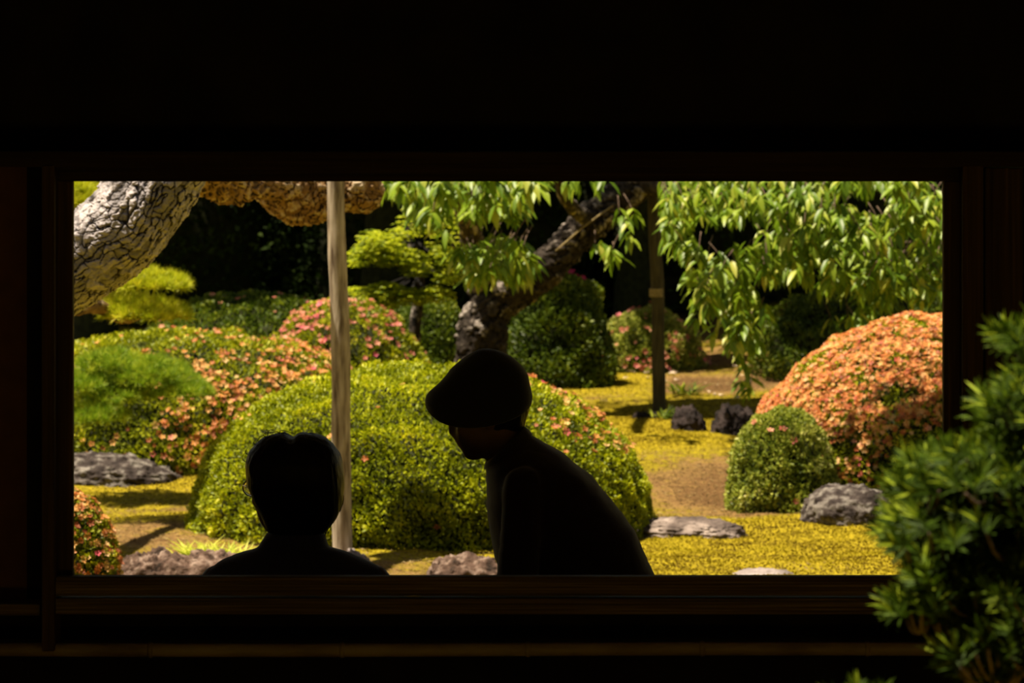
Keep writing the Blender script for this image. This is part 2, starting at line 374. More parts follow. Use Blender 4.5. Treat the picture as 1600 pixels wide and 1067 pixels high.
# ------------------------------------------------------------------ swept tubes with modelled bark
def catmull(pts, n):
    pts = [np.array(p, float) for p in pts]; P_ = [2*pts[0]-pts[1]]+pts+[2*pts[-1]-pts[-2]]
    out = []; segs = len(pts)-1
    for i in range(n):
        t = i/(n-1)*segs; k = min(int(t), segs-1); u = t-k
        a, b, c, d = P_[k:k+4]
        out.append(0.5*((2*b)+(-a+c)*u+(2*a-5*b+4*c-d)*u*u+(-a+3*b-3*c+d)*u**3))
    return np.array(out)
def tube_arrays(pts, rad, n, m, bark=0.0, cell=0.05, elong=1.8, seed=0, caps=True, rough=0.0):
    """pts control points, rad control radii; bark: depth of cracks between plates"""
    C = catmull(pts, n); R = np.interp(np.linspace(0, 1, n), np.linspace(0, 1, len(rad)), rad)
    T = vnorm(np.gradient(C, axis=0))
    ref = np.array([0, 1.0, 0]) if abs(T[0][1]) < 0.9 else np.array([1.0, 0, 0])
    A = vnorm(np.cross(T, ref)); B = np.cross(T, A)
    th = np.linspace(0, 2*PI, m, endpoint=False)
    s = np.concatenate([[0], np.cumsum(np.linalg.norm(np.diff(C, axis=0), axis=1))])
    dirs = A[:, None]*np.cos(th)[None, :, None]+B[:, None]*np.sin(th)[None, :, None]
    base = C[:, None]+dirs*R[:, None, None]
    disp = np.zeros((n, m)); cellv = np.full((n, m), 0.5)
    if rough: disp = disp+(fbm(base, 5, 3, seed)-0.5)*2*rough
    if bark:
        rg = np.random.default_rng(seed+5)
        # plates: jittered cells around the surface, in 3-D so that they wrap seamlessly
        u = s[:, None]/(cell*elong)+0*th[None]
        Rm = R.mean(); nc = max(6, int(2*PI*Rm/cell))
        v = np.broadcast_to(th[None]/(2*PI)*nc, (n, m))
        u = u+(fbm(base, 11, 4, seed+2)-0.5)*2.6; v2 = v+(fbm(base, 11, 4, seed+3)-0.5)*2.6
        J = rg.random((512, nc, 3))
        iu = np.floor(u).astype(int); iv = np.floor(v2).astype(int)
        F1 = np.full((n, m), 9.0); F2 = F1.copy(); hv = np.zeros((n, m))
        for du in (-1, 0, 1):
            for dv in (-1, 0, 1):
                a, b = iu+du, iv+dv
                j = J[a % 512, b % nc]
                dd = np.hypot(u-(a+j[..., 0]), v2-(b+j[..., 1]))
                nw = dd < F1
                F2 = np.where(nw, F1, np.minimum(F2, dd)); hv = np.where(nw, j[..., 2], hv); F1 = np.where(nw, dd, F1)
        e = F2-F1
        crack = sstep(0.0, 0.15, e)
        crack = 1-(1-crack)*sstep(0.30, 0.58, fbm(base, 10, 3, seed+7)+0.10)     # cracks open and close along their run
        fl_ = np.abs(fbm(base*np.array([1, 1, 1.0]), 26, 3, seed+11)-0.5)*2
        disp = disp+bark*(crack*(0.35+0.65*hv)-0.5)+bark*0.8*(fl_-0.3)+bark*0.5*(np.abs(fbm(base, 60, 2, seed+13)-0.5)*2-0.3)
        cellv = np.clip(crack*(0.45+0.55*hv)*(0.75+0.9*fl_), 0, 1)
    Vv = (base+dirs*disp[..., None]).reshape(-1, 3)
    i = np.arange(n*m).reshape(n, m); j = np.roll(i, -1, 1)
    Fc = np.stack([i[:-1], j[:-1], j[1:], i[1:]], -1).reshape(-1, 4)
    if caps:
        k = len(Vv); Vv = np.concatenate([Vv, C[:1], C[-1:]])
        c0 = np.stack([i[0], i[0], np.full(m, k), j[0]], -1)
        tri = np.concatenate([np.stack([np.full(m, k), j[0], i[0]], -1), np.stack([np.full(m, k+1), i[-1], j[-1]], -1)])
    else: tri = np.zeros((0, 3), int)
    fattr = cellv[:-1].ravel()
    return Vv, Fc, tri, fattr
def tube(name, mat, parent, pts, rad, n=24, m=10, attr=False, **k):
    V, Fq, Ft, fa = tube_arrays(pts, rad, n, m, **k)
    T = np.concatenate([Fq[:, [0, 1, 2]], Fq[:, [0, 2, 3]], Ft])
    a = {'rnd': np.concatenate([fa, fa, np.full(len(Ft), 0.3)])} if attr else None
    return link(name, mesh_np(name, V, T, a), mat, parent)
def many_tubes(name, mat, parent, specs, n=6, m=5):
    Vs, Ts, k = [], [], 0
    for pts, rad in specs:
        V, Fq, Ft, fa = tube_arrays(pts, rad, n, m)
        Vs.append(V); Ts.append(np.concatenate([Fq[:, [0, 1, 2]], Fq[:, [0, 2, 3]], Ft])+k); k += len(V)
    return link(name, mesh_np(name, np.concatenate(Vs), np.concatenate(Ts)), mat, parent)

def bark_mat(name, stops, fine=60):
    m, nt, b = mat_new(name)
    a = nt.nodes.new('ShaderNodeAttribute'); a.attribute_name = 'rnd'
    tc = nt.nodes.new('ShaderNodeTexCoord'); n = nt.nodes.new('ShaderNodeTexNoise')
    n.inputs['Scale'].default_value = fine; n.inputs['Detail'].default_value = 5
    nt.links.new(tc.outputs['Object'], n.inputs[0])
    ma = nt.nodes.new('ShaderNodeMath'); ma.operation = 'MULTIPLY_ADD'; ma.inputs[1].default_value = 0.5
    sb = nt.nodes.new('ShaderNodeMath'); sb.operation = 'SUBTRACT'; sb.inputs[1].default_value = 0.25
    nt.links.new(n.outputs[0], ma.inputs[0]); nt.links.new(a.outputs['Fac'], sb.inputs[0]); nt.links.new(sb.outputs[0], ma.inputs[2])
    nt.links.new(ramp(nt, ma.outputs[0], stops), b.inputs['Base Color'])
    b.inputs['Roughness'].default_value = 0.9; b.inputs['Specular IOR Level'].default_value = 0.15
    bp = nt.nodes.new('ShaderNodeBump'); bp.inputs['Strength'].default_value = 0.6; bp.inputs['Distance'].default_value = 0.008
    nt.links.new(n.outputs[0], bp.inputs['Height']); nt.links.new(bp.outputs[0], b.inputs['Normal'])
    return m
M['pine_bark'] = bark_mat('pine_bark', [(0.05, (0.045, 0.036, 0.034)), (0.2, (0.15, 0.135, 0.14)), (0.55, (0.31, 0.285, 0.30)), (0.9, (0.50, 0.45, 0.46))])
M['brown_bark'] = bark_mat('orange_brown_bark', [(0.05, (0.03, 0.018, 0.010)), (0.3, (0.14, 0.08, 0.035)), (0.7, (0.28, 0.165, 0.07)), (0.95, (0.42, 0.33, 0.22))])
M['cherry_bark'] = bark_mat('dark_cherry_bark', [(0.05, (0.006, 0.005, 0.004)), (0.5, (0.022, 0.016, 0.012)), (0.8, (0.06, 0.048, 0.038)), (1.0, (0.3, 0.26, 0.23))])

# ================================================================== THE BUILDING
YW = 8.0
def struct(name, label, cat, mat, *rects, bev=0.003):
    o = boxobj(name, mat, None, *rects, bev=bev); return tag(o, label, cat, kind='structure')
# window_1: the wide opening with its rails
win = thing('window_1', 'wide open window in the dark timber wall framing the garden', 'window', (0, YW, pz(900, YW)), kind='structure')
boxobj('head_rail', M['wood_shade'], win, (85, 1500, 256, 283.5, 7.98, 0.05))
boxobj('side_stile', M['wood_v'], win, (86, 113.5, 283, 903, 7.985, 0.03))
boxobj('side_stile', M['wood_v'], win, (1474.5, 1502, 283, 903, 7.985, 0.03))
bm = bmesh.new()                                           # sill with its weather-raised grain lines
boxpx(bm, 86, 1502, 901, 931, 7.95, 0.035, 0.002)
for k in range(6):
    y = 903+k*5.0
    boxpx(bm, 88+k*2, 1500-k*3, y, y+2.2, 7.9475, 0.01, 0.001)
sill = link('sill', bm_mesh(bm), M['wood_h'], win, smooth=False)
bm = bmesh.new()  # glint on the sill edge, modelled as a pale sliver
v = [bm.verts.new(P(631+a*28, 931.3-b*(1-abs(2*a-1))*1.6, 7.94+0.004*(b < 0))) for a, b in ((0, 0), (0.25, 1), (0.6, 1.1), (1, 0), (0.7, -1), (0.3, -0.9))]
f = bm.faces.new(v); ex = bmesh.ops.extrude_face_region(bm, geom=[f])
bmesh.ops.translate(bm, verts=[g for g in ex['geom'] if isinstance(g, bmesh.types.BMVert)], vec=(0, 0.012, 0))
tag(link('sill_glint', bm_mesh(bm), M['pale'], sill, smooth=False), 'small pale sliver standing in for a glint on the sill edge')
bm = bmesh.new(); boxpx(bm, 86, 1900, 935, 960, 7.94, 0.12, 0.003)
for k in range(4): boxpx(bm, 90+k*30, 1890-k*20, 939+k*5.3, 941+k*5.3, 7.9375, 0.01, 0.001)
link('lower_rail', bm_mesh(bm), M['wood_h'], win, smooth=False)
# wall around it
wf = thing('wall_front', 'dark timber wall facing the viewer around the window', 'wall', (0, YW, 0.4), kind='structure')
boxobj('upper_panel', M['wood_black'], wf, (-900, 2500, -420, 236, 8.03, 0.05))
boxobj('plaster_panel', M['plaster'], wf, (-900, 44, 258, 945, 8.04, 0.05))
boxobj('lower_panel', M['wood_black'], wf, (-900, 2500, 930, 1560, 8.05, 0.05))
k = 0
for a in range(1539, 2500, 62): boxobj('plank', M['wood_v'], wf, (a, a+60, 262, 935, 8.01+0.004*(k % 2), 0.05)); k += 1
boxobj('corner_fill', M['wood_black'], wf, (40, 90, 250, 962, 8.04, 0.05), (1498, 1542, 250, 936, 8.04, 0.05))
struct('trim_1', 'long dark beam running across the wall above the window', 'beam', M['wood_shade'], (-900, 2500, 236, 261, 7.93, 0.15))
struct('trim_2', 'narrow upright post left of the window', 'post', M['wood_v'], (65, 85, 258, 1018, 7.925, 0.12))
struct('trim_3', 'broad dark upright post right of the window', 'post', M['wood_v'], (1504, 1537, 258, 1018, 7.93, 0.14))
struct('trim_4', 'low wooden rail under the brown plaster panel at far left', 'rail', M['wood_h'], (-900, 63, 944, 962, 7.95, 0.10))
# bamboo rail
bam = thing('bamboo_rail', 'horizontal bamboo pole fixed below the window sill', 'bamboo pole', (0, 7.93, pz(1014, 7.93)))
pts = [P(a, 1014.5+1.2*math.sin(a*0.004), 7.955) for a in range(-900, 2501, 170)]
tube('culm', M['bamboo'], bam, pts, [0.0150]*len(pts), n=90, m=16)
for a in (-640, -345, -55, 235, 535, 825, 1097, 1355, 1640, 1930, 2220):
    c = P(a, 1014.5+1.2*math.sin(a*0.004), 7.955)
    tube('node', M['bamboo'], bam, [c+Vector((-0.006, 0, 0)), c+Vector((-0.002, 0, 0)), c+Vector((0.002, 0, 0)), c+Vector((0.006, 0, 0))], [0.0150, 0.0172, 0.0172, 0.0150], n=8, m=16)
# room behind the wall: floor boards, mats, ceiling, side walls, far posts, roof
FZ = 0.42
fl = thing('floor', 'raised wooden floor of the dark room', 'floor', (0, 9.5, FZ), kind='structure')
y = 8.10
while y < 11.6:
    bm = bmesh.new(); box(bm, -3.2, 3.2, y, y+0.158, FZ-0.04, FZ, 0.003)
    link('floor_board', bm_mesh(bm), M['wood_h'], fl, smooth=False); y += 0.16
def sbox(name, label, cat, mat, *a, bev=0.004):
    bm = bmesh.new(); box(bm, *a, bev); return tag(link(name, bm_mesh(bm), mat, None, smooth=False), label, cat, kind='structure')
sbox('wall_left', 'dark plaster side wall of the room, left', 'wall', M['plaster'], -3.28, -3.2, 8.1, 11.6, 0.0, 2.6)
sbox('wall_right', 'dark plaster side wall of the room, right', 'wall', M['plaster'], 3.2, 3.28, 8.1, 11.6, 0.0, 2.6)
ce = thing('ceiling', 'dark board ceiling of the room', 'ceiling', (0, 9.5, 2.4), kind='structure')
y = 8.05
while y < 11.5:
    bm = bmesh.new(); box(bm, -3.2, 3.2, y, y+0.345, 2.40, 2.42, 0.003)
    link('ceiling_board', bm_mesh(bm), M['wood_h'], ce, smooth=False); y += 0.35
sbox('trim_5', 'corner post on the garden side of the room, left', 'post', M['wood_v'], -3.2, -3.08, 11.45, 11.57, 0, 2.4)
sbox('trim_6', 'corner post on the garden side of the room, right', 'post', M['wood_v'], 3.08, 3.2, 11.45, 11.57, 0, 2.4)
rf = thing('roof', 'tiled pitched roof over the room', 'roof', (0, 9.5, 2.5), kind='structure')
for y0, z0, th_ in ((5.04, 2.25, 0.10), (12.9, 2.62, 0.10)):   # two slopes; unseen front eave lengthened to shade the shrub in the court
    bm = bmesh.new(); sg = 1 if y0 < 9.75 else -1
    box(bm, -4.6, 4.6, min(y0, 9.75), max(y0, 9.75), 0, th_, 0.01)
    for v in bm.verts: v.co.z += z0+(3.9-z0)*(v.co.y-y0)/(9.75-y0)
    link('roof_slope', bm_mesh(bm), M['tile'], rf, smooth=False)
for x in (-3.28, 3.2):                                     # unseen side walls added to keep light out of the court
    sbox('wall_left' if x < 0 else 'wall_right', 'unseen plaster wall added to darken the narrow court, '+('left' if x < 0 else 'right'), 'wall', M['plaster'], x, x+0.08, 3.9, 8.02, -0.1, 2.7)
# unseen room added round the camera to keep light off the wall
sbox('floor', 'dark board floor of the unseen room added for darkness', 'floor', M['wood_h'], -3.2, 3.2, -3.0, 3.9, 0.38, 0.42)
sbox('ceiling', 'dark board ceiling of the unseen room added for darkness', 'ceiling', M['wood_h'], -3.3, 3.3, -3.0, 3.95, 2.62, 2.66)
sbox('wall_left', 'dark side wall of the unseen room added for darkness, left', 'wall', M['plaster'], -3.28, -3.2, -3.0, 3.9, 0, 2.62)
sbox('wall_right', 'dark side wall of the unseen room added for darkness, right', 'wall', M['plaster'], 3.2, 3.28, -3.0, 3.9, 0, 2.62)
sbox('wall_back', 'dark rear wall of the unseen room added for darkness', 'wall', M['plaster'], -3.28, 3.28, -3.08, -3.0, 0, 2.7)

# ================================================================== PEOPLE
def ring_loft(bm, rings, cap=True):
    vr = [[bm.verts.new(p) for p in r] for r in rings]
    m = len(vr[0])
    for a, b in zip(vr[:-1], vr[1:]):
        for i in range(m): bm.faces.new((a[i], a[(i+1) % m], b[(i+1) % m], b[i]))
    if cap: bm.faces.new(list(reversed(vr[0]))); bm.faces.new(vr[-1])
def ell_ring(c, u, v, n=28, pw=2.0):
    out = []
    for k in range(n):
        t = 2*PI*k/n; ct, st = math.cos(t), math.sin(t)
        a = math.copysign(abs(ct)**(2/pw), ct); b = math.copysign(abs(st)**(2/pw), st)
        out.append(Vector(c)+Vector(u)*a+Vector(v)*b)
    return out
def capsule(bm, p0, p1, r0, r1, n=16, flat=1.0, flat_dir=None):
    p0, p1 = Vector(p0), Vector(p1); t = (p1-p0).normalized()
    ref = flat_dir if flat_dir is not None else (Vector((0, 0, 1)) if abs(t.z) < 0.9 else Vector((1, 0, 0)))
    a = t.cross(ref).normalized(); b = a.cross(t).normalized()
    rings = []
    for f in (-0.98, -0.75, -0.4, 0): q = math.sqrt(1-f*f); rings.append(ell_ring(p0+t*r0*f, a*r0*q, b*r0*q*flat, n))
    for f in (0, 0.4, 0.75, 0.98): q = math.sqrt(1-f*f); rings.append(ell_ring(p1+t*r1*f, a*r1*q, b*r1*q*flat, n))
    ring_loft(bm, rings)
def chain(bm, pts, rs, n=14):
    for i in range(len(pts)-1): capsule(bm, pts[i], pts[i+1], rs[i], rs[i+1], n)
def ellipsoid(bm, c, r, rot=None, seg=20):
    mt = Matrix.Translation(Vector(c))
    if rot is not None: mt = mt @ rot.to_4x4()
    mt = mt @ Matrix.Diagonal((*r, 1))
    bmesh.ops.create_uvsphere(bm, u_segments=seg, v_segments=seg//2+2, radius=1, matrix=mt)
def fused(bm, name, voxel=0.008, smooth=6, noise=0.0, nscale=10, seed=0, fac=0.5):
    """fuse overlapping solids into one continuous skin"""
    bmesh.ops.recalc_face_normals(bm, faces=bm.faces)
    me = bpy.data.meshes.new(name+'_raw'); bm.to_mesh(me); bm.free()
    ob = bpy.data.objects.new('temp', me); COL.objects.link(ob)
    r = ob.modifiers.new('r', 'REMESH'); r.mode = 'VOXEL'; r.voxel_size = voxel; r.use_smooth_shade = True
    s = ob.modifiers.new('s', 'SMOOTH'); s.iterations = smooth; s.factor = fac
    dg = bpy.context.evaluated_depsgraph_get(); dg.update()
    out = bpy.data.meshes.new_from_object(ob.evaluated_get(dg)); out.name = name
    bpy.data.objects.remove(ob); bpy.data.meshes.remove(me)
    if noise:
        n = len(out.vertices); co = np.empty(n*3, np.float32); out.vertices.foreach_get('co', co); co = co.reshape(-1, 3)
        no = np.empty(n*3, np.float32); out.vertices.foreach_get('normal', no); no = no.reshape(-1, 3)
        q = co*np.array(nscale)
        f = np.abs(fbm(q, 1.0, 3, seed)-0.5)*2
        out.vertices.foreach_set('co', (co+no*(noise*(f-0.35))[:, None]).astype(np.float32).ravel()); out.update()
    out.materials.clear()
    return out
def cloth_mat(name, col, rough=0.85, sheen=0.25):
    m, nt, b = mat_new(name)
    tc = nt.nodes.new('ShaderNodeTexCoord'); w = nt.nodes.new('ShaderNodeTexNoise'); w.inputs['Scale'].default_value = 160
    nt.links.new(tc.outputs['Object'], w.inputs[0])
    nt.links.new(ramp(nt, w.outputs[0], [(0.3, tuple(c*0.8 for c in col)), (0.7, tuple(min(1, c*1.15) for c in col))]), b.inputs['Base Color'])
    b.inputs['Roughness'].default_value = rough; b.inputs['Sheen Weight'].default_value = sheen
    bp = nt.nodes.new('ShaderNodeBump'); bp.inputs['Strength'].default_value = 0.2; bp.inputs['Distance'].default_value = 0.001
    nt.links.new(w.outputs[0], bp.inputs['Height']); nt.links.new(bp.outputs[0], b.inputs['Normal'])
    return m
M['skin'] = noise_mat('skin', [(0.3, (0.20, 0.12, 0.08)), (0.7, (0.26, 0.16, 0.11))], 25, rough=0.55, bump=0.05)
M['hair'] = noise_mat('black_hair', [(0.3, (0.006, 0.005, 0.005)), (0.7, (0.018, 0.014, 0.012))], 60, (3, 3, 0.4), 0.45, 0.4, dist=0.004)
M['navy'] = cloth_mat('navy_cloth', (0.10, 0.115, 0.24))
M['charcoal'] = cloth_mat('charcoal_cloth', (0.022, 0.020, 0.022))
M['shirt_brown'] = cloth_mat('dark_brown_cloth', (0.06, 0.042, 0.035), sheen=0.5)
M['hatcloth'] = cloth_mat('black_hat_cloth', (0.018, 0.016, 0.016))
M['lens'], _nt, _b = mat_new('clear_lens'); _b.inputs['Transmission Weight'].default_value = 0.9; _b.inputs['Roughness'].default_value = 0.02; _b.inputs['Base Color'].default_value = (0.95, 0.9, 0.88, 1)
M['metal'], _nt, _b = mat_new('thin_metal'); _b.inputs['Metallic'].default_value = 1; _b.inputs['Roughness'].default_value = 0.3; _b.inputs['Base Color'].default_value = (0.5, 0.4, 0.35, 1)
M['eye'], _nt, _b = mat_new('eye_white'); _b.inputs['Base Color'].default_value = (0.6, 0.57, 0.53, 1); _b.inputs['Roughness'].default_value = 0.2

def head_parts(bm, c, fwd, up, s=1.0):
    """skull, jaw, nose, lips, ears about centre c (middle of the cranium)"""
    f = Vector(fwd).normalized(); u = Vector(up).normalized(); r = f.cross(u).normalized(); u = r.cross(f)
    R = Matrix((r, f, u)).transposed()
    q = lambda a, b, d: Vector(c)+(r*a+f*b+u*d)*s
    ellipsoid(bm, q(0, -0.005, 0.01), (0.074*s, 0.092*s, 0.088*s), R)
    ellipsoid(bm, q(0, 0.030, -0.045), (0.062*s, 0.062*s, 0.070*s), R)
    ellipsoid(bm, q(0, 0.048, -0.092), (0.034*s, 0.034*s, 0.024*s), R)          # chin
    ellipsoid(bm, q(0, 0.066, -0.056), (0.030*s, 0.024*s, 0.032*s), R)          # muzzle
    ellipsoid(bm, q(0, 0.020, -0.070), (0.052*s, 0.055*s, 0.034*s), R)          # jaw
    ellipsoid(bm, q(0, 0.086, 0.018), (0.045*s, 0.012*s, 0.012*s), R)           # brow
    capsule(bm, q(0, 0.088, 0.006), q(0, 0.093, -0.032), 0.007*s, 0.011*s)      # nose
    ellipsoid(bm, q(-0.011, 0.088, -0.034), (0.008*s, 0.010*s, 0.007*s), R)
    ellipsoid(bm, q(0.011, 0.088, -0.034), (0.008*s, 0.010*s, 0.007*s), R)
    ellipsoid(bm, q(0, 0.084, -0.054), (0.022*s, 0.010*s, 0.005*s), R)          # lips
    ellipsoid(bm, q(0, 0.082, -0.064), (0.018*s, 0.010*s, 0.006*s), R)
    for k in (-1, 1):
        ellipsoid(bm, q(0.040*k, 0.062, -0.030), (0.022*s, 0.02*s, 0.02*s), R)  # cheeks
        ellipsoid(bm, q(0.076*k, -0.004, -0.022), (0.009*s, 0.017*s, 0.030*s), R)   # ears
    return q, R
def hand(bm, wrist, d, palm_n, side, curl=0.5, L=0.17):
    """palm, four unequal fingers bent towards palm_n and a thumb from the palm's side"""
    w = Vector(wrist); d = Vector(d).normalized(); n = Vector(palm_n).normalized(); s = d.cross(n).normalized()*side; n = n.normalized()
    for k in (-1.5, -0.5, 0.5, 1.5):
        capsule(bm, w+s*k*0.009, w+d*0.085+s*k*0.020, 0.014, 0.0115, 10)
    for k, l in ((-1.5, 0.058), (-0.5, 0.070), (0.5, 0.076), (1.5, 0.068)):
        p = w+d*0.085+s*k*0.0205; dd = d.copy(); rr = 0.0090
        for j, fr in enumerate((0.45, 0.32, 0.23)):
            dd = (dd+n*curl*(0.35+0.2*j)).normalized(); p2 = p+dd*l*fr
            capsule(bm, p, p2, rr, rr-0.0008, 10); p = p2; rr -= 0.0008
    p = w+d*0.025+s*0.022; dd = (d*0.7+s*0.75+n*0.3).normalized()
    for l, rr in ((0.038, 0.0125), (0.030, 0.0100), (0.024, 0.0088)):
        p2 = p+dd*l; capsule(bm, p, p2, rr, rr-0.001, 10); p = p2; dd = (dd+d*0.5+n*0.2).normalized()

# ---- man, seated with his back to us, head turned a little left
YM = 8.62
def Mp(px, py, dy=0.0): q = P(px, py, YM); return Vector((q.x, YM+dy, q.z))
sc_m = F/YM
man = thing('person', 'seated person with thick dark hair, glasses and navy shirt, seen from behind', 'person', (Mp(462, 0).x, YM, FZ))
fwd = Vector((-0.58, 0.81, -0.04)).normalized()
hc = Mp(452, 760)
bm = bmesh.new()
q, R = head_parts(bm, hc, fwd, (0, 0, 1), 1.03)
capsule(bm, hc+Vector((0.0, -0.015, -0.06)), Mp(460, 868, -0.02), 0.054, 0.050)
chain(bm, [Mp(461, 935, -0.01), Mp(462, 995, 0.0), Mp(462, 1080, 0.0), Mp(462, 1135, 0.0)], [0.085, 0.115, 0.11, 0.13])
for s in (-1, 1):
    sh = Mp(462+s*118, 915); el = Mp(462+s*140, 1095, 0.07); wr = Mp(462+s*95, 1115, 0.29)
    capsule(bm, Mp(462+s*40, 925), sh, 0.060, 0.050)
    chain(bm, [sh, el, wr], [0.052, 0.041, 0.028])
    hand(bm, wr, (-s*0.25, 0.95, -0.12), (0, 0, -1), -s, 0.35)
    hip = Mp(462+s*60, 1140, 0.0); kn = Mp(462+s*140, 1150, 0.40); an = Mp(462+s*70, 1195, 0.03)
    chain(bm, [hip, kn], [0.095, 0.065]); chain(bm, [kn, an], [0.058, 0.038])
    chain(bm, [an, an+Vector((-s*0.02, -0.15, -0.012))], [0.036, 0.022])
body = link('body', fused(bm, 'body', 0.0075, 5), M['skin'], man)
# eyes
for k in (-1, 1):
    b2 = bmesh.new(); ellipsoid(b2, q(0.031*k, 0.076, -0.002), (0.012, 0.011, 0.009), R); link('eye', bm_mesh(b2), M['eye'], body)
# hair from the outline of the head, thick at the sides
HR = [(675.5, 440, 482, 0.30), (678, 424, 500, 0.5), (684, 409, 512, 0.70), (693, 398, 522, 0.84), (706, 388, 531, 0.94), (722, 383, 536, 1.0),
      (740, 384, 538.5, 1.0), (757, 385.5, 539, 0.98), (770, 392, 538.5, 0.93), (790, 402, 535, 0.86), (805, 410, 528, 0.78), (818, 414, 519, 0.70), (830, 420, 509, 0.62)]
bm = bmesh.new(); rings = []
for py, l, r, d in HR:
    k_ = min(1, max(0, (py-735)/75)); k_ = k_*k_*(3-2*k_)
    c = Mp((l+r)/2, py, -0.012-0.028*k_)
    ry = (0.108-0.030*k_)*d
    rings.append(ell_ring(c, ((r-l)/2/sc_m, 0, 0), (0, ry, 0), 36, 2.15))
ring_loft(bm, rings)
hm = fused(bm, 'hair', 0.006, 3, 0.004, (60, 60, 18), 3)
# parting notch
co = np.empty(len(hm.vertices)*3, np.float32); hm.vertices.foreach_get('co', co); co = co.reshape(-1, 3)
n0 = Mp(457, 677); w = np.exp(-((co[:, 0]-n0.x)/0.011)**2)*sstep(n0.z-0.03, n0.z, co[:, 2]); co[:, 2] -= 0.011*w
hm.vertices.foreach_set('co', co.ravel()); hm.update()
hair = link('hair', hm, M['hair'], man)
sp = []
for a, b_, c_ in (((425, 690), (412, 676), (447, 675)), ((418, 690), (421, 671), (436, 673)), ((430, 684), (428, 673), (455, 679)), ((410, 700), (404, 684), (425, 674)), ((395, 712), (384, 706), (389, 697)),
                  ((392, 725), (379, 715), (386, 703)), ((402, 696), (397, 690), (404, 683)), ((437, 682), (440, 671), (462, 677))):
    sp.append(([Mp(*a, -0.02), Mp(*b_, -0.02), Mp(*c_, -0.02)], [0.0011, 0.0008, 0.0004]))
for k in range(60):                                       # short ends at the nape and sides
    t = rng.random(); py = 770+60*t; r_ = np.interp(py, [h[0] for h in HR], [h[2] for h in HR])
    r2 = np.interp(py+9, [h[0] for h in HR], [h[2] for h in HR])
    sp.append(([Mp(r_-7, py-6, -0.02+0.05*rng.random()), Mp(r_-1, py, -0.02), Mp(r2-0.5+2*rng.random(), py+8, -0.02)], [0.0012, 0.001, 0.0005]))
many_tubes('loose_strands', M['hair'], hair, sp, 6, 4)['kind'] = 'stuff'
# glasses
gl = bmesh.new()
for k in (-1, 1):
    ring = [q(0.033*k+0.027*math.cos(t), 0.104, -0.004+0.021*math.sin(t)) for t in np.linspace(0, 2*PI, 21)]
    for a, b_ in zip(ring[:-1], ring[1:]): capsule(gl, a, b_, 0.0014, 0.0014, 6)
    capsule(gl, q(0.060*k, 0.103, 0.002), q(0.083*k, 0.05, 0.002), 0.0016, 0.0016, 6); capsule(gl, q(0.083*k, 0.05, 0.002), q(0.084*k, -0.01, -0.004), 0.0016, 0.0016, 6)
capsule(gl, q(-0.007, 0.106, 0.002), q(0.007, 0.106, 0.002), 0.0014, 0.0014, 6)
gls = link('glasses', bm_mesh(gl), M['metal'], man)
for k in (-1, 1):
    b2 = bmesh.new(); ellipsoid(b2, q(0.033*k, 0.104, -0.004), (0.0265, 0.0012, 0.0205), R); link('lens', bm_mesh(b2), M['lens'], gls)
# shirt
SH = [(851, 407, 512, 0.070, -0.015), (856, 396, 526, 0.075, -0.01), (862, 376, 544, 0.075, 0), (867, 362, 556, 0.085, 0), (872, 350, 569, 0.09, 0), (880, 338, 584, 0.10, 0), (889, 327, 597, 0.105, 0), (899, 316, 607, 0.11, 0),
      (920, 306, 617, 0.115, 0), (960, 316, 610, 0.12, 0), (1020, 335, 590, 0.12, 0), (1090, 335, 590, 0.125, 0), (1160, 325, 600, 0.135, 0), (1185, 325, 600, 0.13, 0)]
bm = bmesh.new()
ring_loft(bm, [ell_ring(Mp((l+r)/2, py, dy), ((r-l)/2/sc_m, 0, 0), (0, d, 0), 40, 2.2) for py, l, r, d, dy in SH])
for s in (-1, 1):
    sh = Mp(462+s*112, 922); el = Mp(462+s*142, 1095, 0.07); wr = Mp(462+s*104, 1112, 0.24)
    chain(bm, [sh, el, wr], [0.062, 0.056, 0.040])
shirt = link('shirt', fused(bm, 'shirt', 0.0075, 2, 0.006, (7, 7, 16), 11), M['navy'], man)
bm = bmesh.new()                                          # stand-and-fold collar
rings = []
for py, l, r, d, dy in ((854, 402, 517, 0.068, -0.018), (850, 406, 513.5, 0.066, -0.018), (842, 411, 511, 0.0635, -0.018), (832, 417, 508, 0.060, -0.016), (829.5, 422, 505, 0.057, -0.016)):
    rings.append(ell_ring(Mp((l+r)/2, py, dy), ((r-l)/2/sc_m, 0, 0), (0, d, 0), 36))
for py, l, r, d, dy in ((833, 425, 502, 0.053, -0.016), (852, 415, 505, 0.058, -0.016)):
    rings.append(ell_ring(Mp((l+r)/2, py, dy), ((r-l)/2/sc_m, 0, 0), (0, d, 0), 36))
ring_loft(bm, rings, cap=False)
link('collar', bm_mesh(bm), M['navy'], shirt)
bm = bmesh.new()
for s in (-1, 1):
    hip = Mp(462+s*55, 1145, 0.0); kn = Mp(462+s*140, 1150, 0.40); an = Mp(462+s*74, 1192, 0.06)
    chain(bm, [hip, kn], [0.112, 0.080]); chain(bm, [kn, an], [0.074, 0.052])
ellipsoid(bm, Mp(462, 1150, 0.0), (0.16, 0.135, 0.105))
link('trousers', fused(bm, 'trousers', 0.009, 3, 0.006, (9, 9, 9), 5), M['charcoal'], man)

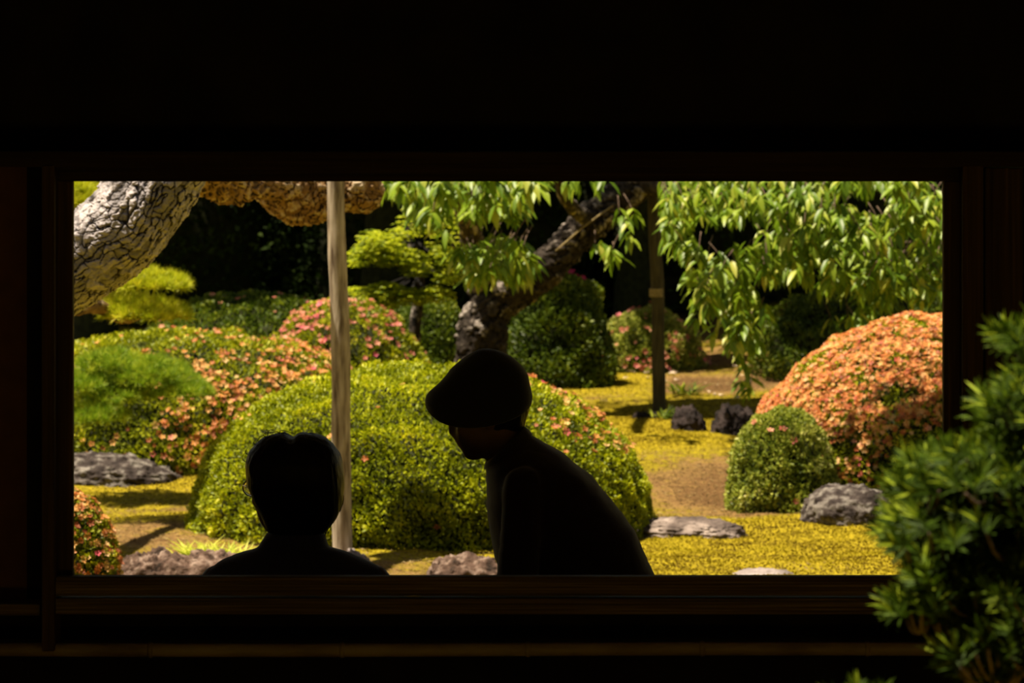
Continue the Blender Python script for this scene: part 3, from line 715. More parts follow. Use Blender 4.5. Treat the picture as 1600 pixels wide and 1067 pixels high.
# ---- woman, kneeling and leaning forward to the left, soft hat
YF_ = 8.78
def Wp(px, py, dy=0.0): q_ = P(px, py, YF_); return Vector((q_.x, YF_+dy, q_.z))
sc_w = F/YF_
wom = thing('person', 'person in a dark soft brimmed hat leaning forward to the left', 'person', (Wp(900, 0).x, YF_, FZ))
bm = bmesh.new()
fw = Vector((-0.97, 0.02, -0.25)); up = Vector((-0.25, 0, 0.97))
q2, R2 = head_parts(bm, Wp(758, 641), fw, up, 0.95)
capsule(bm, Wp(780, 668), Wp(800, 722), 0.050, 0.055)
TS = [((757, 726), (826, 676), 0.075), ((757, 742), (846, 688), 0.120), ((758, 768), (880, 708), 0.165), ((758, 800), (922, 738), 0.182), ((764, 840), (960, 782), 0.185), ((773, 880), (995, 828), 0.18),
      ((790, 930), (1024, 896), 0.175), ((815, 980), (1044, 960), 0.18), ((850, 1030), (1054, 1030), 0.185), ((880, 1075), (1050, 1095), 0.17)]
def torso(bm, k, wk=1.0, trim=0, arm=0.0):
    rings = []
    for (fx, fy), (bx, by), w in TS[trim:]:
        a, b_ = Wp(fx, fy), Wp(bx, by); c = (a+b_)/2
        rings.append(ell_ring(c, (b_-a)/2*k, (0, w*wk, 0), 40, 2.15))
    ring_loft(bm, rings)
torso(bm, 0.86, 0.82)
arms = {}
for s in (-1, 1):
    sh = Wp(818, 752, s*0.150); el = Wp(806, 925, s*0.215); wr = Wp(748, 1072, s*0.17); arms[s] = (sh, el, wr)
    chain(bm, [sh, el, wr], [0.046, 0.038, 0.026])
    hand(bm, wr, (-0.85, -s*0.1, -0.5), (-0.2, 0, -1), s, 0.35)
    hip = Wp(960, 1060, s*0.09); kn = Wp(688, 1160, s*0.11); an = Wp(965, 1200, s*0.09)
    chain(bm, [hip, kn], [0.088, 0.058]); chain(bm, [kn+Vector((0, 0, -0.005)), an], [0.050, 0.034]); chain(bm, [an, an+Vector((0.15, 0, -0.006))], [0.033, 0.020])
wbody = link('body', fused(bm, 'body', 0.0075, 4), M['skin'], wom)
for k in (-1, 1):
    b2 = bmesh.new(); ellipsoid(b2, q2(0.031*k, 0.076, -0.002), (0.012, 0.011, 0.009), R2); link('eye', bm_mesh(b2), M['eye'], wbody)
bm = bmesh.new()
torso(bm, 0.99, 0.96)
for s in (-1, 1):
    sh, el, wr = arms[s]; chain(bm, [sh, el, wr+(el-wr)*0.2], [0.050, 0.050, 0.040])
wsh = link('shirt', fused(bm, 'shirt', 0.0075, 2, 0.009, (8, 5, 16), 21), M['shirt_brown'], wom)
bm = bmesh.new()
rings = [ell_ring((Wp(*a)+Wp(*b_))/2, (Wp(*b_)-Wp(*a))/2, (0, w, 0), 36) for a, b_, w in (((756, 733), (832, 678), 0.082), ((757, 727), (826, 671), 0.074), ((758, 722), (820, 666), 0.068), ((762, 724), (816, 670), 0.062), ((762, 736), (822, 684), 0.066))]
ring_loft(bm, rings, cap=False); link('collar', bm_mesh(bm), M['shirt_brown'], wsh)
bm = bmesh.new()
for s in (-1, 1):
    hip = Wp(960, 1060, s*0.085); kn = Wp(688, 1158, s*0.11); an = Wp(950, 1198, s*0.09)
    chain(bm, [hip, kn], [0.105, 0.072]); chain(bm, [kn, an], [0.062, 0.044])
ellipsoid(bm, Wp(965, 1070), (0.13, 0.18, 0.12))
link('trousers', fused(bm, 'trousers', 0.009, 3, 0.006, (9, 9, 9), 8), M['charcoal'], wom)
bm = bmesh.new()                                          # short hair under the hat
ellipsoid(bm, Wp(777, 630), (0.080, 0.078, 0.080)); ellipsoid(bm, Wp(801, 658), (0.032, 0.062, 0.030)); ellipsoid(bm, Wp(796, 645), (0.044, 0.07, 0.05))
link('hair', fused(bm, 'hair', 0.006, 3, 0.004, (50, 50, 20), 4), M['hair'], wom)
bm = bmesh.new()                                          # soft hat: crown and drooping brim, real thickness
def hat_rings(dk):
    rg = []
    for x0, x1, ry, yt in ((750, 768, 0.014, 545.2), (744, 778, 0.040, 547.5), (735, 790, 0.060, 552), (724, 802, 0.076, 559), (714, 811, 0.088, 567), (704, 819, 0.095, 576), (697, 825, 0.099, 586)):
        cx, rx = (x0+x1)/2, (x1-x0)/2
        rg.append([Wp(cx+(rx-dk*sc_w)*math.cos(t), yt+dk*sc_w, (ry-dk)*math.sin(t)) for t in np.linspace(0, 2*PI, 48, endpoint=False)])
    for x0, x1, ry, y0, df, db in ((684, 828, 0.104, 600, 4, 3), (671, 830.5, 0.112, 611, 16, 10), (665.5, 832, 0.119, 619, 28, 19), (664, 831.5, 0.122, 626, 42, 28)):
        ring = []; cx, rx = (x0+x1)/2, (x1-x0)/2
        for t in np.linspace(0, 2*PI, 48, endpoint=False):
            c, s_ = math.cos(t), math.sin(t); k_ = 0.5+0.5*c
            ring.append(Wp(cx+(rx-dk*sc_w*0.6)*c, y0+dk*sc_w*0.5+(df*(1-k_)+db*k_)*abs(s_), (ry-dk*0.5)*s_))
        rg.append(ring)
    return rg
outer = hat_rings(0); inner = hat_rings(0.004)
rs = outer+list(reversed(inner))
ring_loft(bm, rs, cap=True)
me = bm_mesh(bm)
hat = link('sun_hat', me, M['hatcloth'], wom)

# ================================================================== ROCKS
def rock(label, px0, px1, py0, py1, Y, mat, depth=None, seed=0, rug=0.16, skew=0.0, group=None, flat=2.6):
    cx = pxx((px0+px1)/2, Y); w = (px1-px0)/2*Y/F
    zt, zb = pz(py0, Y), pz(py1, Y)
    h = (zt-zb); d = depth or w*0.6
    c = Vector((cx, Y+d*0.3, zb-0.25*h))
    bm = bmesh.new(); bmesh.ops.create_icosphere(bm, subdivisions=6, radius=1)
    co = np.array([v.co[:] for v in bm.verts])
    sup = (np.abs(co)**flat).sum(1)**(-1/flat)
    n = fbm(co, 1.7, 4, seed)+0.5*np.abs(fbm(co*np.array([1, 1, 1.8]), 4, 3, seed+4)-0.5)*2+0.28*np.abs(fbm(co*np.array([1, 1, 1.8]), 11, 3, seed+8)-0.5)*2
    k = sup*(1+(n-n.mean())*rug*2.4)
    q = co*k[:, None]
    q[:, 2] += skew*q[:, 0]
    mx = np.abs(q[:, 0]).max(); mz = q[:, 2].max()
    q = q*np.array([w/mx, d, h*1.25/mz])
    for v, a in zip(bm.verts, q): v.co = Vector(a)+c
    o = link('rock', bm_mesh(bm), mat)
    return tag(o, label, 'rock', group)
rock('long grey boulder spotted with pale lichen under the flowering mound at left', 60, 292, 706, 754, 20.1, M['lichen'], 0.28, 1, 0.14, -0.12)
rock('smooth pale grey flat stone on brown earth behind the seated head', 297, 420, 787, 824, 18.2, M['rock_pale'], 0.2, 2, 0.10, -0.10)
rock('rough reddish brown rock beside the peach orange blossoms at lower left', 172, 305, 857, 950, 15.95, M['rock_brown'], 0.2, 3, 0.13, flat=4.0)
rock('rough dark brown rock below the bright grass tuft', 250, 400, 861, 950, 15.9, M['rock_brown'], 0.2, 4, 0.13, flat=4.0)
rock('pale sloping stone at the foot of the near wooden pole', 530, 612, 857, 925, 16.3, M['rock_pale'], 0.25, 5, 0.12, -0.5)
rock('craggy pinkish grey rock in front of the round hedge', 660, 800, 864, 940, 16.0, M['rock_brown'], 0.19, 6, 0.13, flat=4.0)
rock('low flat grey stone beside the leaning back on the right', 975, 1178, 808, 838, 17.75, M['rock_grey'], 0.2, 7, 0.13, -0.05)
rock('flat pale stone just above the sill in the yellow moss', 1130, 1262, 890, 915, 16.1, M['rock_pale'], 0.15, 8, 0.10)
rock('large dark humped boulder at the foot of the orange azalea', 1250, 1412, 758, 818, 18.2, M['lichen'], 0.25, 9, 0.11, 0.0)
rock('dark upright rock, left of the pair in the shade by the far post', 1046, 1108, 632, 684, 22.3, M['rock_dark'], 0.15, 10, 0.16)
rock('dark wide rock, right of the pair in the shade by the far post', 1100, 1196, 630, 694, 22.2, M['rock_dark'], 0.22, 11, 0.18)
rock('low dark rock at the foot of the far post', 980, 1046, 642, 660, 23.0, M['rock_dark'], 0.15, 12, 0.16)

# ================================================================== SHRUBS
shrub('clipped_hedge', 'large bright green clipped dome hedge in the middle behind both people', 660, 18.1, 577, 1.13, 1.05, G['hedge'], n=62000, ls=0.024, flower=G['orange'], nf=330,
      fm=lambda p, d: np.exp(-(((p[:, 0]/p[:, 1]*F+800-(845+(p[:, 2]-0.75)*-330))/52)**2))*(p[:, 2] < 0.72)*(p[:, 2] > 0.38)+0.012, seed=1.0, clump=0.026, cs=10, pw=2.25, fs=0.017, lump=0.045)
shrub('azalea_shrub', 'broad flowering azalea mound at left above the lichen boulder', 285, 21.4, 521, 1.16, 1.1, G['azalea'], n=40000, ls=0.027, flower=G['orange'], nf=1500,
      fm=lambda p, d: (0.12+0.88*sstep(210, 330, p[:, 0]/p[:, 1]*F+800))*(0.12+0.88*sstep(0.74, 0.62, p[:, 2])), seed=2.0, clump=0.034, cs=8, fs=0.019)
shrub('azalea_shrub', 'low dark green azalea mound at the back left behind the pale pole', 400, 24.3, 462, 0.85, 0.8, G['mid'], n=22000, ls=0.03, flower=G['pink'], nf=60, seed=3.0)
shrub('azalea_shrub', 'rounded azalea speckled with pink blossoms right behind the pale pole', 540, 23.3, 474, 0.56, 0.6, G['azalea'], n=16000, ls=0.027, flower=G['pink'], nf=520, seed=4.0, fs=0.02,
      fm=lambda p, d: sstep(560, 500, p[:, 0]/p[:, 1]*F+800)*0.7+0.35)
shrub('azalea_shrub', 'small azalea full of peach orange blossoms in the lower left corner', 78, 15.6, 768, 0.30, 0.30, G['azalea'], n=9000, ls=0.022, flower=G['orange'], nf=600, seed=5.0, fs=0.015, clump=0.02, cs=14)
shrub('azalea_shrub', 'large azalea mound covered in salmon orange blossoms at right', 1500, 19.9, 500, 1.12, 1.0, G['azalea'], n=46000, ls=0.026, flower=G['orange'], nf=12000, seed=6.0, fs=0.0145, clump=0.03, cs=9, lump=0.05,
      fm=lambda p, d: 0.07+1.0*sstep(0.30, 0.66, p[:, 2]+0.35*(d[:, 0] < 0)*np.abs(d[:, 0])))
shrub('azalea_shrub', 'small pale green round shrub at the left foot of the orange azalea', 1222, 19.0, 640, 0.28, 0.32, G['pale_azalea'], n=13000, ls=0.023, flower=G['pink'], nf=14, seed=7.0, clump=0.022, cs=13)
shrub('evergreen_shrub', 'dark green rounded shrub topped with magenta blossoms right of the old trunk', 872, 25.2, 438, 0.40, 0.42, G['mid'], n=11000, ls=0.032, flower=G['magenta'], nf=26, fs=0.028,
      fm=lambda p, d: (p[:, 2] > 0.86)*(d[:, 0] > -0.1)*1.0, seed=8.0, clump=0.06, cs=6, patchy=False)
shrub('azalea_shrub', 'grey green azalea with few red blossoms behind the far post', 1015, 26.0, 488, 0.34, 0.35, G['pale_azalea'], n=9000, ls=0.027, flower=G['pink'], nf=120, seed=9.0, clump=0.05, cs=7)
shrub('evergreen_shrub', 'mid green bush between the speckled azalea and the old trunk', 662, 25.5, 470, 0.36, 0.4, G['mid'], n=9000, ls=0.03, seed=10.0, clump=0.05, cs=7)
shrub('evergreen_shrub', 'dark green bush under the hanging leaves behind the orange azalea', 1320, 25.5, 455, 0.62, 0.5, G['mid'], n=12000, ls=0.03, seed=11.0, clump=0.06, cs=6)
shrub('evergreen_shrub', 'low bushy evergreen at the right window edge above the orange azalea', 1462, 23.0, 445, 0.24, 0.3, G['mid'], n=6000, ls=0.035, asp=0.3, seed=12.0, clump=0.05, cs=7)

# dark evergreens closing the view
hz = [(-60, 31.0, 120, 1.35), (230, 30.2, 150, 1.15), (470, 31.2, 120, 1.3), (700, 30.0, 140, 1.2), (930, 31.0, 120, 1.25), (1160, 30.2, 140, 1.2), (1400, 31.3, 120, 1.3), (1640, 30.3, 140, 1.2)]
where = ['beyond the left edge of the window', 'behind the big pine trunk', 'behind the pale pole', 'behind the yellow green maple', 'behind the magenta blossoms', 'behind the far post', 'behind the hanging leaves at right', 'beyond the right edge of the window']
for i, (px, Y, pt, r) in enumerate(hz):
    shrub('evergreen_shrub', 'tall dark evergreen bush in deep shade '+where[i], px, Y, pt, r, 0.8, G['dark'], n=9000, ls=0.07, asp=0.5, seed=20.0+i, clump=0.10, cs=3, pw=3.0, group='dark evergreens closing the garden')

# ================================================================== TREES
def crown(root, specs, mat, ls=0.09, dens=900, core=True):
    Vs, Ts, Rs, k = [], [], [], 0
    for (cx, cy, cz, rx, ry, rz) in specs:
        n = int(dens*(rx*ry+rx*rz+ry*rz))
        d = rand_dirs(n); f = 0.82+0.3*fbm(d, 2.5, 2, cx)+0.1*rng.random(n)
        p = d*f[:, None]*np.array((rx, ry, rz))+np.array((cx, cy, cz))
        ax = vnorm(d*0.6+rand_dirs(n)+np.array([0, 0, -0.3])); nn = vnorm(d+rand_dirs(n)*0.7)
        V, T = leaves(p, ax, nn, ls*(0.7+0.6*rng.random(n)), ls*0.5)
        r_ = rng.random(n); Vs.append(V); Ts.append(T+k); Rs.append(np.concatenate([r_, r_])); k += len(V)
        if core:
            link('light_block_core', ico_core((cx, cy, cz), (rx*0.84, ry*0.84, rz*0.8), 'light_block_core', 0.15, 3, seed=cy), M['core'], root)  # solid core added inside each crown to block light
    fo = link('foliage', mesh_np('foliage', np.concatenate(Vs), np.concatenate(Ts), {'rnd': np.concatenate(Rs)}), mat, root, smooth=False)
    fo['kind'] = 'stuff'
def back_tree(label, x, y, specs, h=2.6, r=0.14):
    g = gz(x, y); t = thing('evergreen_tree', label, 'tree', (x, y, g))
    tube('trunk', M['core'], t, [(x, y, g-0.1), (x+0.05, y, g+h*0.4), (x-0.05, y, g+h*0.7), (x, y, g+h)], [r*1.3, r, r*0.8, r*0.5], n=30, m=16, rough=0.02, attr=True)
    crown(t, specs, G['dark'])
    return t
back_tree('tall evergreen tree shading the back of the garden at far left', -3.2, 28.2, [(-3.2, 28.0, 3.0, 1.7, 1.9, 0.75), (-2.0, 27.0, 2.75, 1.1, 1.2, 0.5), (-2.35, 24.35, 2.35, 0.65, 0.45, 0.2)])  # last lobe hangs forward out of view, added to shade the azalea below
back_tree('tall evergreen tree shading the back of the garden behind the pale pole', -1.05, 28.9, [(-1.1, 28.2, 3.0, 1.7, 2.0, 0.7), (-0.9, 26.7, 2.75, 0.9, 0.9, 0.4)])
back_tree('tall evergreen tree shading the back of the garden behind the old trunk', 0.95, 28.9, [(0.9, 28.6, 3.0, 1.6, 1.7, 0.7), (-0.12, 25.05, 2.4, 0.24, 0.24, 0.12), (0.55, 26.1, 2.6, 0.5, 0.5, 0.2)])  # small forward lobes added out of view to shade the shrub below
back_tree('tall evergreen tree shading the back of the garden at right', 2.9, 28.6, [(2.7, 28.2, 3.0, 1.7, 1.9, 0.7), (2.6, 26.6, 2.75, 1.2, 0.8, 0.4), (1.8, 25.3, 2.5, 0.7, 0.6, 0.22)])  # last lobe added out of view to darken the bush below

# pine: big leaning trunk at left, limb carried by the pale pole
pine = thing('pine_tree', 'old leaning pine with thick grey scaly trunk at upper left', 'tree', (-2.8, 14.35, 0))
YP = 14.35
tp = [P(-330, 960, YP), P(-250, 800, YP), P(-110, 610, YP), P(20, 470, YP), P(108, 415, YP), P(162, 380, YP), P(209, 334, YP), P(245, 281, YP), P(272, 200, YP), P(286, -40, YP)]
trunk = tube('trunk', M['pine_bark'], pine, tp, [0.24, 0.21, 0.19, 0.178, 0.170, 0.170, 0.172, 0.174, 0.162, 0.13], n=860, m=320, bark=0.015, cell=0.030, elong=2.3, seed=3, attr=True, rough=0.022)
lp = [P(266, 150, 14.4), P(300, 235, 15.2), P(345, 284, 15.9), P(400, 288, 16.4), P(440, 284, 16.7), P(500, 290, 16.85)]
tube('limb', M['brown_bark'], pine, lp, [0.13, 0.10, 0.085, 0.065, 0.09, 0.14], n=200, m=90, bark=0.03, cell=0.05, elong=1.4, seed=5, attr=True, rough=0.03)
bl = [P(412, 270, 16.75), P(436, 284, 16.8), P(472, 289, 16.86), P(507, 288, 16.88), P(545, 292, 16.88), P(580, 302, 16.88), P(598, 308, 16.88)]
tube('burl', M['brown_bark'], pine, bl, [0.07, 0.135, 0.178, 0.160, 0.120, 0.105, 0.05], n=260, m=170, bark=0.022, cell=0.030, elong=1.3, seed=6, attr=True, rough=0.045)

def needles(root, name, specs, mat, L=0.06, per=36, wd=0.0035):
    """tufts of needles: specs = list of (pos, up-direction)"""
    pos = np.repeat(np.array([s[0][:] for s in specs]), per, 0); upd = np.repeat(np.array([s[1][:] for s in specs]), per, 0)
    n = len(pos)
    ax = vnorm(upd*0.75+rand_dirs(n)*0.95); nn = rand_dirs(n)
    l = L*(0.7+0.5*rng.random(n))
    s, m_ = frames(ax, nn); w = wd
    V = np.stack([pos+s*w*0.5, pos-s*w*0.5, pos+ax*l[:, None]], 1).reshape(-1, 3)
    T = np.arange(n*3).reshape(-1, 3)
    r_ = np.clip(np.repeat(rng.random(len(specs)), per)*0.6+rng.random(n)*0.5, 0, 1)
    o = link(name, mesh_np(name, V, T, {'rnd': r_}), mat, root, smooth=False); o['kind'] = 'stuff'
def pad(px, py, Y, rx, rz, n, flat=0.5, ry=0.25):
    """tufts over the top of a flattened pad; rx, rz in pixels"""
    out = []
    for _ in range(n):
        a = rng.random()*2*PI; r = math.sqrt(rng.random()); x = r*math.cos(a); y_ = r*math.sin(a)
        z = math.sqrt(max(0, 1-r*r))*rng.random()*1.1-0.15
        c = P(px+x*rx, py-z*rz, Y); c.y += y_*ry
        out.append((c, Vector((x*0.5, y_*0.3-0.1, 0.9)).normalized()))
    return out
# branch seen under the trunk, with two yellow-green pads
tube('branch', M['brown_bark'], pine, [P(20, 470, 16.2), P(90, 480, 17.2), P(150, 478, 17.8), P(200, 500, 18), P(240, 470, 18)], [0.06, 0.05, 0.04, 0.022, 0.01], n=40, m=12, attr=True, bark=0.006)
needles(pine, 'needles', pad(232, 446, 18.0, 62, 22, 260)+pad(225, 492, 18.0, 68, 26, 280)+pad(190, 478, 18.1, 40, 20, 100), G['pine_y'], 0.055, 40)
# low pine pad in front of the left azalea
tube('branch', M['brown_bark'], pine, [P(-250, 640, 17.5), P(-60, 620, 19.2), P(60, 606, 19.6), P(180, 600, 19.6), P(260, 612, 19.6)], [0.035, 0.03, 0.022, 0.015, 0.008], n=40, m=12, attr=True, bark=0.006)
needles(pine, 'needles', pad(170, 572, 19.5, 50, 26, 260)+pad(240, 592, 19.4, 62, 34, 420)+pad(290, 614, 19.4, 40, 22, 200)+pad(130, 602, 19.4, 50, 24, 260)+pad(150, 652, 19.3, 50, 24, 220)+pad(185, 620, 19.4, 56, 22, 200), G['pine'], 0.055, 36)
# clump high at the left window edge, and the crown above the frame
needles(pine, 'needles', pad(118, 316, 18.2, 45, 36, 200)+pad(60, 300, 18.2, 50, 40, 120), G['pine_y'], 0.07, 36)
cr = []
for a, b_, Y, rx, k_ in ((40, 40, 14.4, 110, 16), (230, 0, 14.3, 80, 12), (-80, -60, 14.5, 130, 20), (150, -120, 14.2, 120, 22), (-160, 60, 14.2, 80, 16), (380, 40, 15.6, 90, 20)):
    cr += pad(a, b_, Y, rx, 30, k_, ry=0.35)
needles(pine, 'needles', cr, G['pine'], 0.09, 40, 0.005)

# supports
def post(name, label, px0, py0, px1, py1, Y, r, mat, seed):
    g = gz(pxx(px1, Y), Y); b_ = P(px1, py1, Y); b_.z = g
    t = P(px0, py0, Y)
    o = thing(name, label, 'post', b_)
    mid = (t+b_)/2+Vector((0.006, 0, 0))
    tube('pole', mat, o, [b_+Vector((0, 0, -0.15)), b_*0.75+t*0.25, mid, b_*0.25+t*0.75+Vector((-0.004, 0, 0)), t], [r*1.06, r, r*1.0, r*0.93, r*0.9], n=160, m=32, rough=0.004, seed=seed)
    return o
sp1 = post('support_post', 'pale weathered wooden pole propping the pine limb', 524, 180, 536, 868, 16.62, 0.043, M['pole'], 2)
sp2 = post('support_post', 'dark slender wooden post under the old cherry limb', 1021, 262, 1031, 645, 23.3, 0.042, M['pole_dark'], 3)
bm = bmesh.new()
for k in range(5):
    c = P(1026, 452+k*2.6, 23.3); rings = []
    for f in np.linspace(0, 2*PI, 9)[:-1]: pass
    bmesh.ops.create_cone(bm, cap_ends=True, segments=20, radius1=0.047, radius2=0.047, depth=0.009, matrix=Matrix.Translation(c))
tag(link('rope_binding', bm_mesh(bm), M['rope'], sp2), 'yellowish straw rope wound round the post')

# old cherry behind: dark trunk leaning right, limbs, hanging leaves
ch = thing('cherry_tree', 'old leaning cherry tree with long drooping green leaves', 'tree', P(752, 600, 23.2))
ch.location.z = gz(ch.location.x, 23.2)
YC = 23.2
tube('trunk', M['cherry_bark'], ch, [P(748, 640, YC), P(752, 560, YC), P(762, 490, YC), P(800, 455, YC), P(862, 408, YC), P(925, 345, YC), P(985, 300, YC), P(1040, 262, YC), P(1150, 200, YC)],
     [0.20, 0.16, 0.145, 0.125, 0.115, 0.105, 0.10, 0.09, 0.07], n=260, m=70, bark=0.03, cell=0.07, elong=1.3, seed=9, attr=True, rough=0.03)
tube('limb', M['cherry_bark'], ch, [P(760, 500, YC), P(752, 440, YC), P(735, 360, 22.6), P(710, 250, 21.8), P(690, 120, 20.6)], [0.10, 0.085, 0.07, 0.06, 0.04], n=90, m=24, bark=0.02, attr=True)
tube('limb', M['cherry_bark'], ch, [P(1010, 285, YC), P(1100, 290, 22.4), P(1200, 270, 21.8), P(1330, 190, 21.2), P(1420, 80, 21)], [0.08, 0.06, 0.05, 0.04, 0.03], n=80, m=20, bark=0.015, attr=True)
tube('limb', M['cherry_bark'], ch, [P(925, 345, YC), P(900, 330, 22.8), P(880, 300, 22.4), P(850, 210, 22)], [0.05, 0.045, 0.04, 0.03], n=40, m=16, bark=0.01, attr=True)

def inpoly(x, y, poly):
    c = False; j = len(poly)-1
    for i in range(len(poly)):
        xi, yi = poly[i]; xj, yj = poly[j]
        if (yi > y) != (yj > y) and x < (xj-xi)*(y-yi)/(yj-yi)+xi: c = not c
        j = i
    return c
pl = [(598, 262), (850, 262), (836, 320), (846, 395), (842, 455), (800, 468), (752, 452), (722, 415), (706, 382), (660, 345), (628, 318), (604, 318)]
pr = [(1036, 262), (1425, 262), (1488, 335), (1492, 455), (1405, 448), (1375, 475), (1345, 515), (1300, 520), (1290, 470), (1245, 430), (1205, 462), (1190, 545), (1150, 560), (1130, 505), (1085, 455), (1062, 400), (1040, 372)]
anchors = []
def sow(poly, n, Y0, Y1, gap=9):
    xs = [p[0] for p in poly]; ys = [p[1] for p in poly]; got = []
    tries = 0
    while len(got) < n and tries < 40000:
        tries += 1
        x = random.uniform(min(xs), max(xs)); y_ = random.uniform(min(ys), max(ys))
        if not inpoly(x, y_, poly): continue
        if float(fbm(np.array([[x/60.0, y_/45.0, 0.5]]), 1.0, 2)[0]) < 0.43: continue
        if any((x-a)**2+(y_-b)**2 < gap*gap for a, b in got[-400:]): continue
        got.append((x, y_)); anchors.append((x, y_, random.uniform(Y0, Y1)))
sow(pl, 330, 20.2, 21.3, 7); sow(pr, 640, 20.9, 22.1, 7)
for x, y_ in ((968, 338), (980, 352), (990, 335), (985, 372), (955, 395), (940, 385), (962, 410), (930, 392), (900, 284), (925, 286), (948, 284), (886, 288), (845, 284), (1165, 575), (1172, 592), (1160, 600), (1170, 612),
              (1120, 520), (1150, 530), (1180, 500), (1090, 500), (1100, 470), (1178, 540), (1300, 505), (1325, 500), (1310, 522), (1425, 460), (1440, 470), (1465, 465)):
    anchors.append((x, y_, random.uniform(21.3, 22)))
lp_, la, ln, lw = [], [], [], []
twigs = []
for (x, y_, Y) in anchors:
    c = P(x, y_, Y)
    k = random.randint(4, 8)
    lean = random.uniform(-0.5, 0.5)
    for i in range(k):
        a = random.uniform(0, 2*PI); sp_ = random.uniform(0.35, 1.15)
        ax = Vector((math.cos(a)*sp_+lean*0.4, math.sin(a)*sp_*0.8-0.1, -random.uniform(0.25, 1.0))).normalized()
        nn = Vector((math.cos(a)*0.7-0.2, math.sin(a)*0.7-0.4, 0.9+random.random()*0.6)).normalized()
        lp_.append(c+Vector((random.uniform(-.015, .015), random.uniform(-.02, .02), random.uniform(0, 0.05)))); la.append(ax); ln.append(nn); lw.append(random.uniform(0.085, 0.14))
    if random.random() < 0.45: twigs.append(([c+Vector((-lean*0.16, 0.08, 0.12)), c+Vector((-lean*0.06, 0.03, 0.06)), c], [0.0035, 0.003, 0.0015]))
lp_, la, ln, lw = map(lambda a: np.array([tuple(v) if not isinstance(v, float) else v for v in a]), (lp_, la, ln, lw))
many_tubes('twigs', M['twig'], ch, twigs, 5, 5)['kind'] = 'stuff'
order = np.argsort(lp_[:, 1]-lw*6)
own, rest = order[:290], order[290:]
V, T = long_leaf(lp_[rest], vnorm(la[rest]), ln[rest], lw[rest], lw[rest]*0.31)
r_ = np.repeat(rng.random(len(rest)), 8)
link('foliage', mesh_np('foliage', V, T, {'rnd': r_}), G['cherry'], ch, smooth=False)['kind'] = 'stuff'
variants = []
for k in range(6):                                         # single leaves share six meshes
    V, T = long_leaf(np.zeros((1, 3)), np.array([[0, 0, -1.0]]), np.array([[0, -1.0, 0]]), 0.1, 0.029+0.001*k, 0.12+0.06*k)
    me = mesh_np('leaf', V, T, {'rnd': np.full(8, (k+0.5)/6)}); me.materials.append(G['cherry']); variants.append(me)
base = Vector(ch.location)
for i in own:
    o = bpy.data.objects.new('leaf', variants[int(i) % 6]); COL.objects.link(o); o.parent = ch
    z = -Vector(la[i]).normalized(); yv = -Vector(ln[i]); xv = yv.cross(z).normalized(); yv = z.cross(xv)
    mt = Matrix((xv, yv, z)).transposed().to_4x4()
    mt = Matrix.Translation(Vector(lp_[i])-base) @ mt @ Matrix.Scale(lw[i]*10, 4)
    o.matrix_local = mt
# unseen crown above the frame; nearest clumps added to shade the orange azalea
crown(ch, [(0.75, 23.5, 2.55, 1.0, 0.75, 0.35), (1.9, 24.2, 2.65, 0.8, 0.8, 0.35), (1.50, 18.60, 2.32, 0.60, 0.52, 0.2), (2.2, 18.7, 2.45, 0.5, 0.6, 0.25)], G['mid'], 0.08)
tube('limb', M['cherry_bark'], ch, [P(1420, 80, 21), (2.2, 20.2, 2.5), (2.1, 19.4, 2.5), (1.8, 18.8, 2.38), (1.45, 18.6, 2.32)], [0.04, 0.035, 0.03, 0.02, 0.01], n=40, m=12, rough=0.004, attr=True)  # limb added out of view to carry the shading clumps

# rope slung from the cherry limb to the post head
rp = tube('rope', M['rope'], None, [P(868, 392, 22.95), P(915, 352, 22.95), P(960, 320, 23.1), P(1006, 294, 23.2)], [0.0045]*4, n=20, m=8)
tag(rp, 'thin straw rope stretched from the cherry trunk to the far post', 'rope')

# maple: layered yellow-green sprays
mp = thing('maple_tree', 'small maple with layered yellow green leaves between pale pole and old trunk', 'tree', P(640, 560, 24.6)); mp.location.z = gz(mp.location.x, 24.6)
tube('trunk', M['cherry_bark'], mp, [P(655, 600, 24.7), P(648, 520, 24.7), P(655, 440, 24.7), P(640, 340, 24.7), P(650, 200, 24.7)], [0.05, 0.04, 0.035, 0.03, 0.02], n=50, m=14, bark=0.008, attr=True)
pts_, brs = [], []
for (px, py, rx, rz, n) in ((600, 392, 34, 14, 420), (582, 378, 26, 12, 200), (636, 402, 26, 9, 220), (650, 418, 22, 8, 160), (560, 400, 18, 10, 120), (618, 372, 16, 12, 60), (604, 452, 32, 8, 260), (640, 462, 34, 8, 260), (590, 460, 20, 7, 90), (575, 478, 26, 12, 220), (600, 470, 22, 9, 120),
                         (680, 458, 30, 8, 160), (700, 430, 24, 9, 120), (690, 400, 24, 10, 120), (562, 452, 20, 5, 60), (700, 352, 40, 30, 180), (640, 350, 24, 14, 90)):
    for _ in range(n):
        a = rng.random()*2*PI; r = rng.random()**0.6
        c = P(px+r*math.cos(a)*rx, py+(rng.random()-0.5)*3.6*rz*math.sqrt(1-r*r*0.8)+abs(math.cos(a))*r*3, 24.0+r*math.sin(a)*0.25); pts_.append(c)
    brs.append(([P(648, py-25, 24.7), P((648+px)/2, py-8, 24.3), P(px, py+2, 24.0)], [0.012, 0.008, 0.003]))
many_tubes('branches', M['cherry_bark'], mp, brs, 8, 6)['kind'] = 'stuff'
pts_ = np.array([p[:] for p in pts_]); n = len(pts_)
Vs, Ts, k = [], [], 0
for j in range(3):                                         # lobed leaves: three narrow blades each
    a = rng.random(n)*2*PI; ax = vnorm(np.stack([np.cos(a), np.sin(a), -0.25+0*a], 1)); nn = vnorm(np.array([0, -0.25, 1.0])+rand_dirs(n)*0.3)
    V, T = leaves(pts_, ax, nn, 0.040, 0.017); Vs.append(V); Ts.append(T+k); k += len(V)
r_ = rng.random(n)
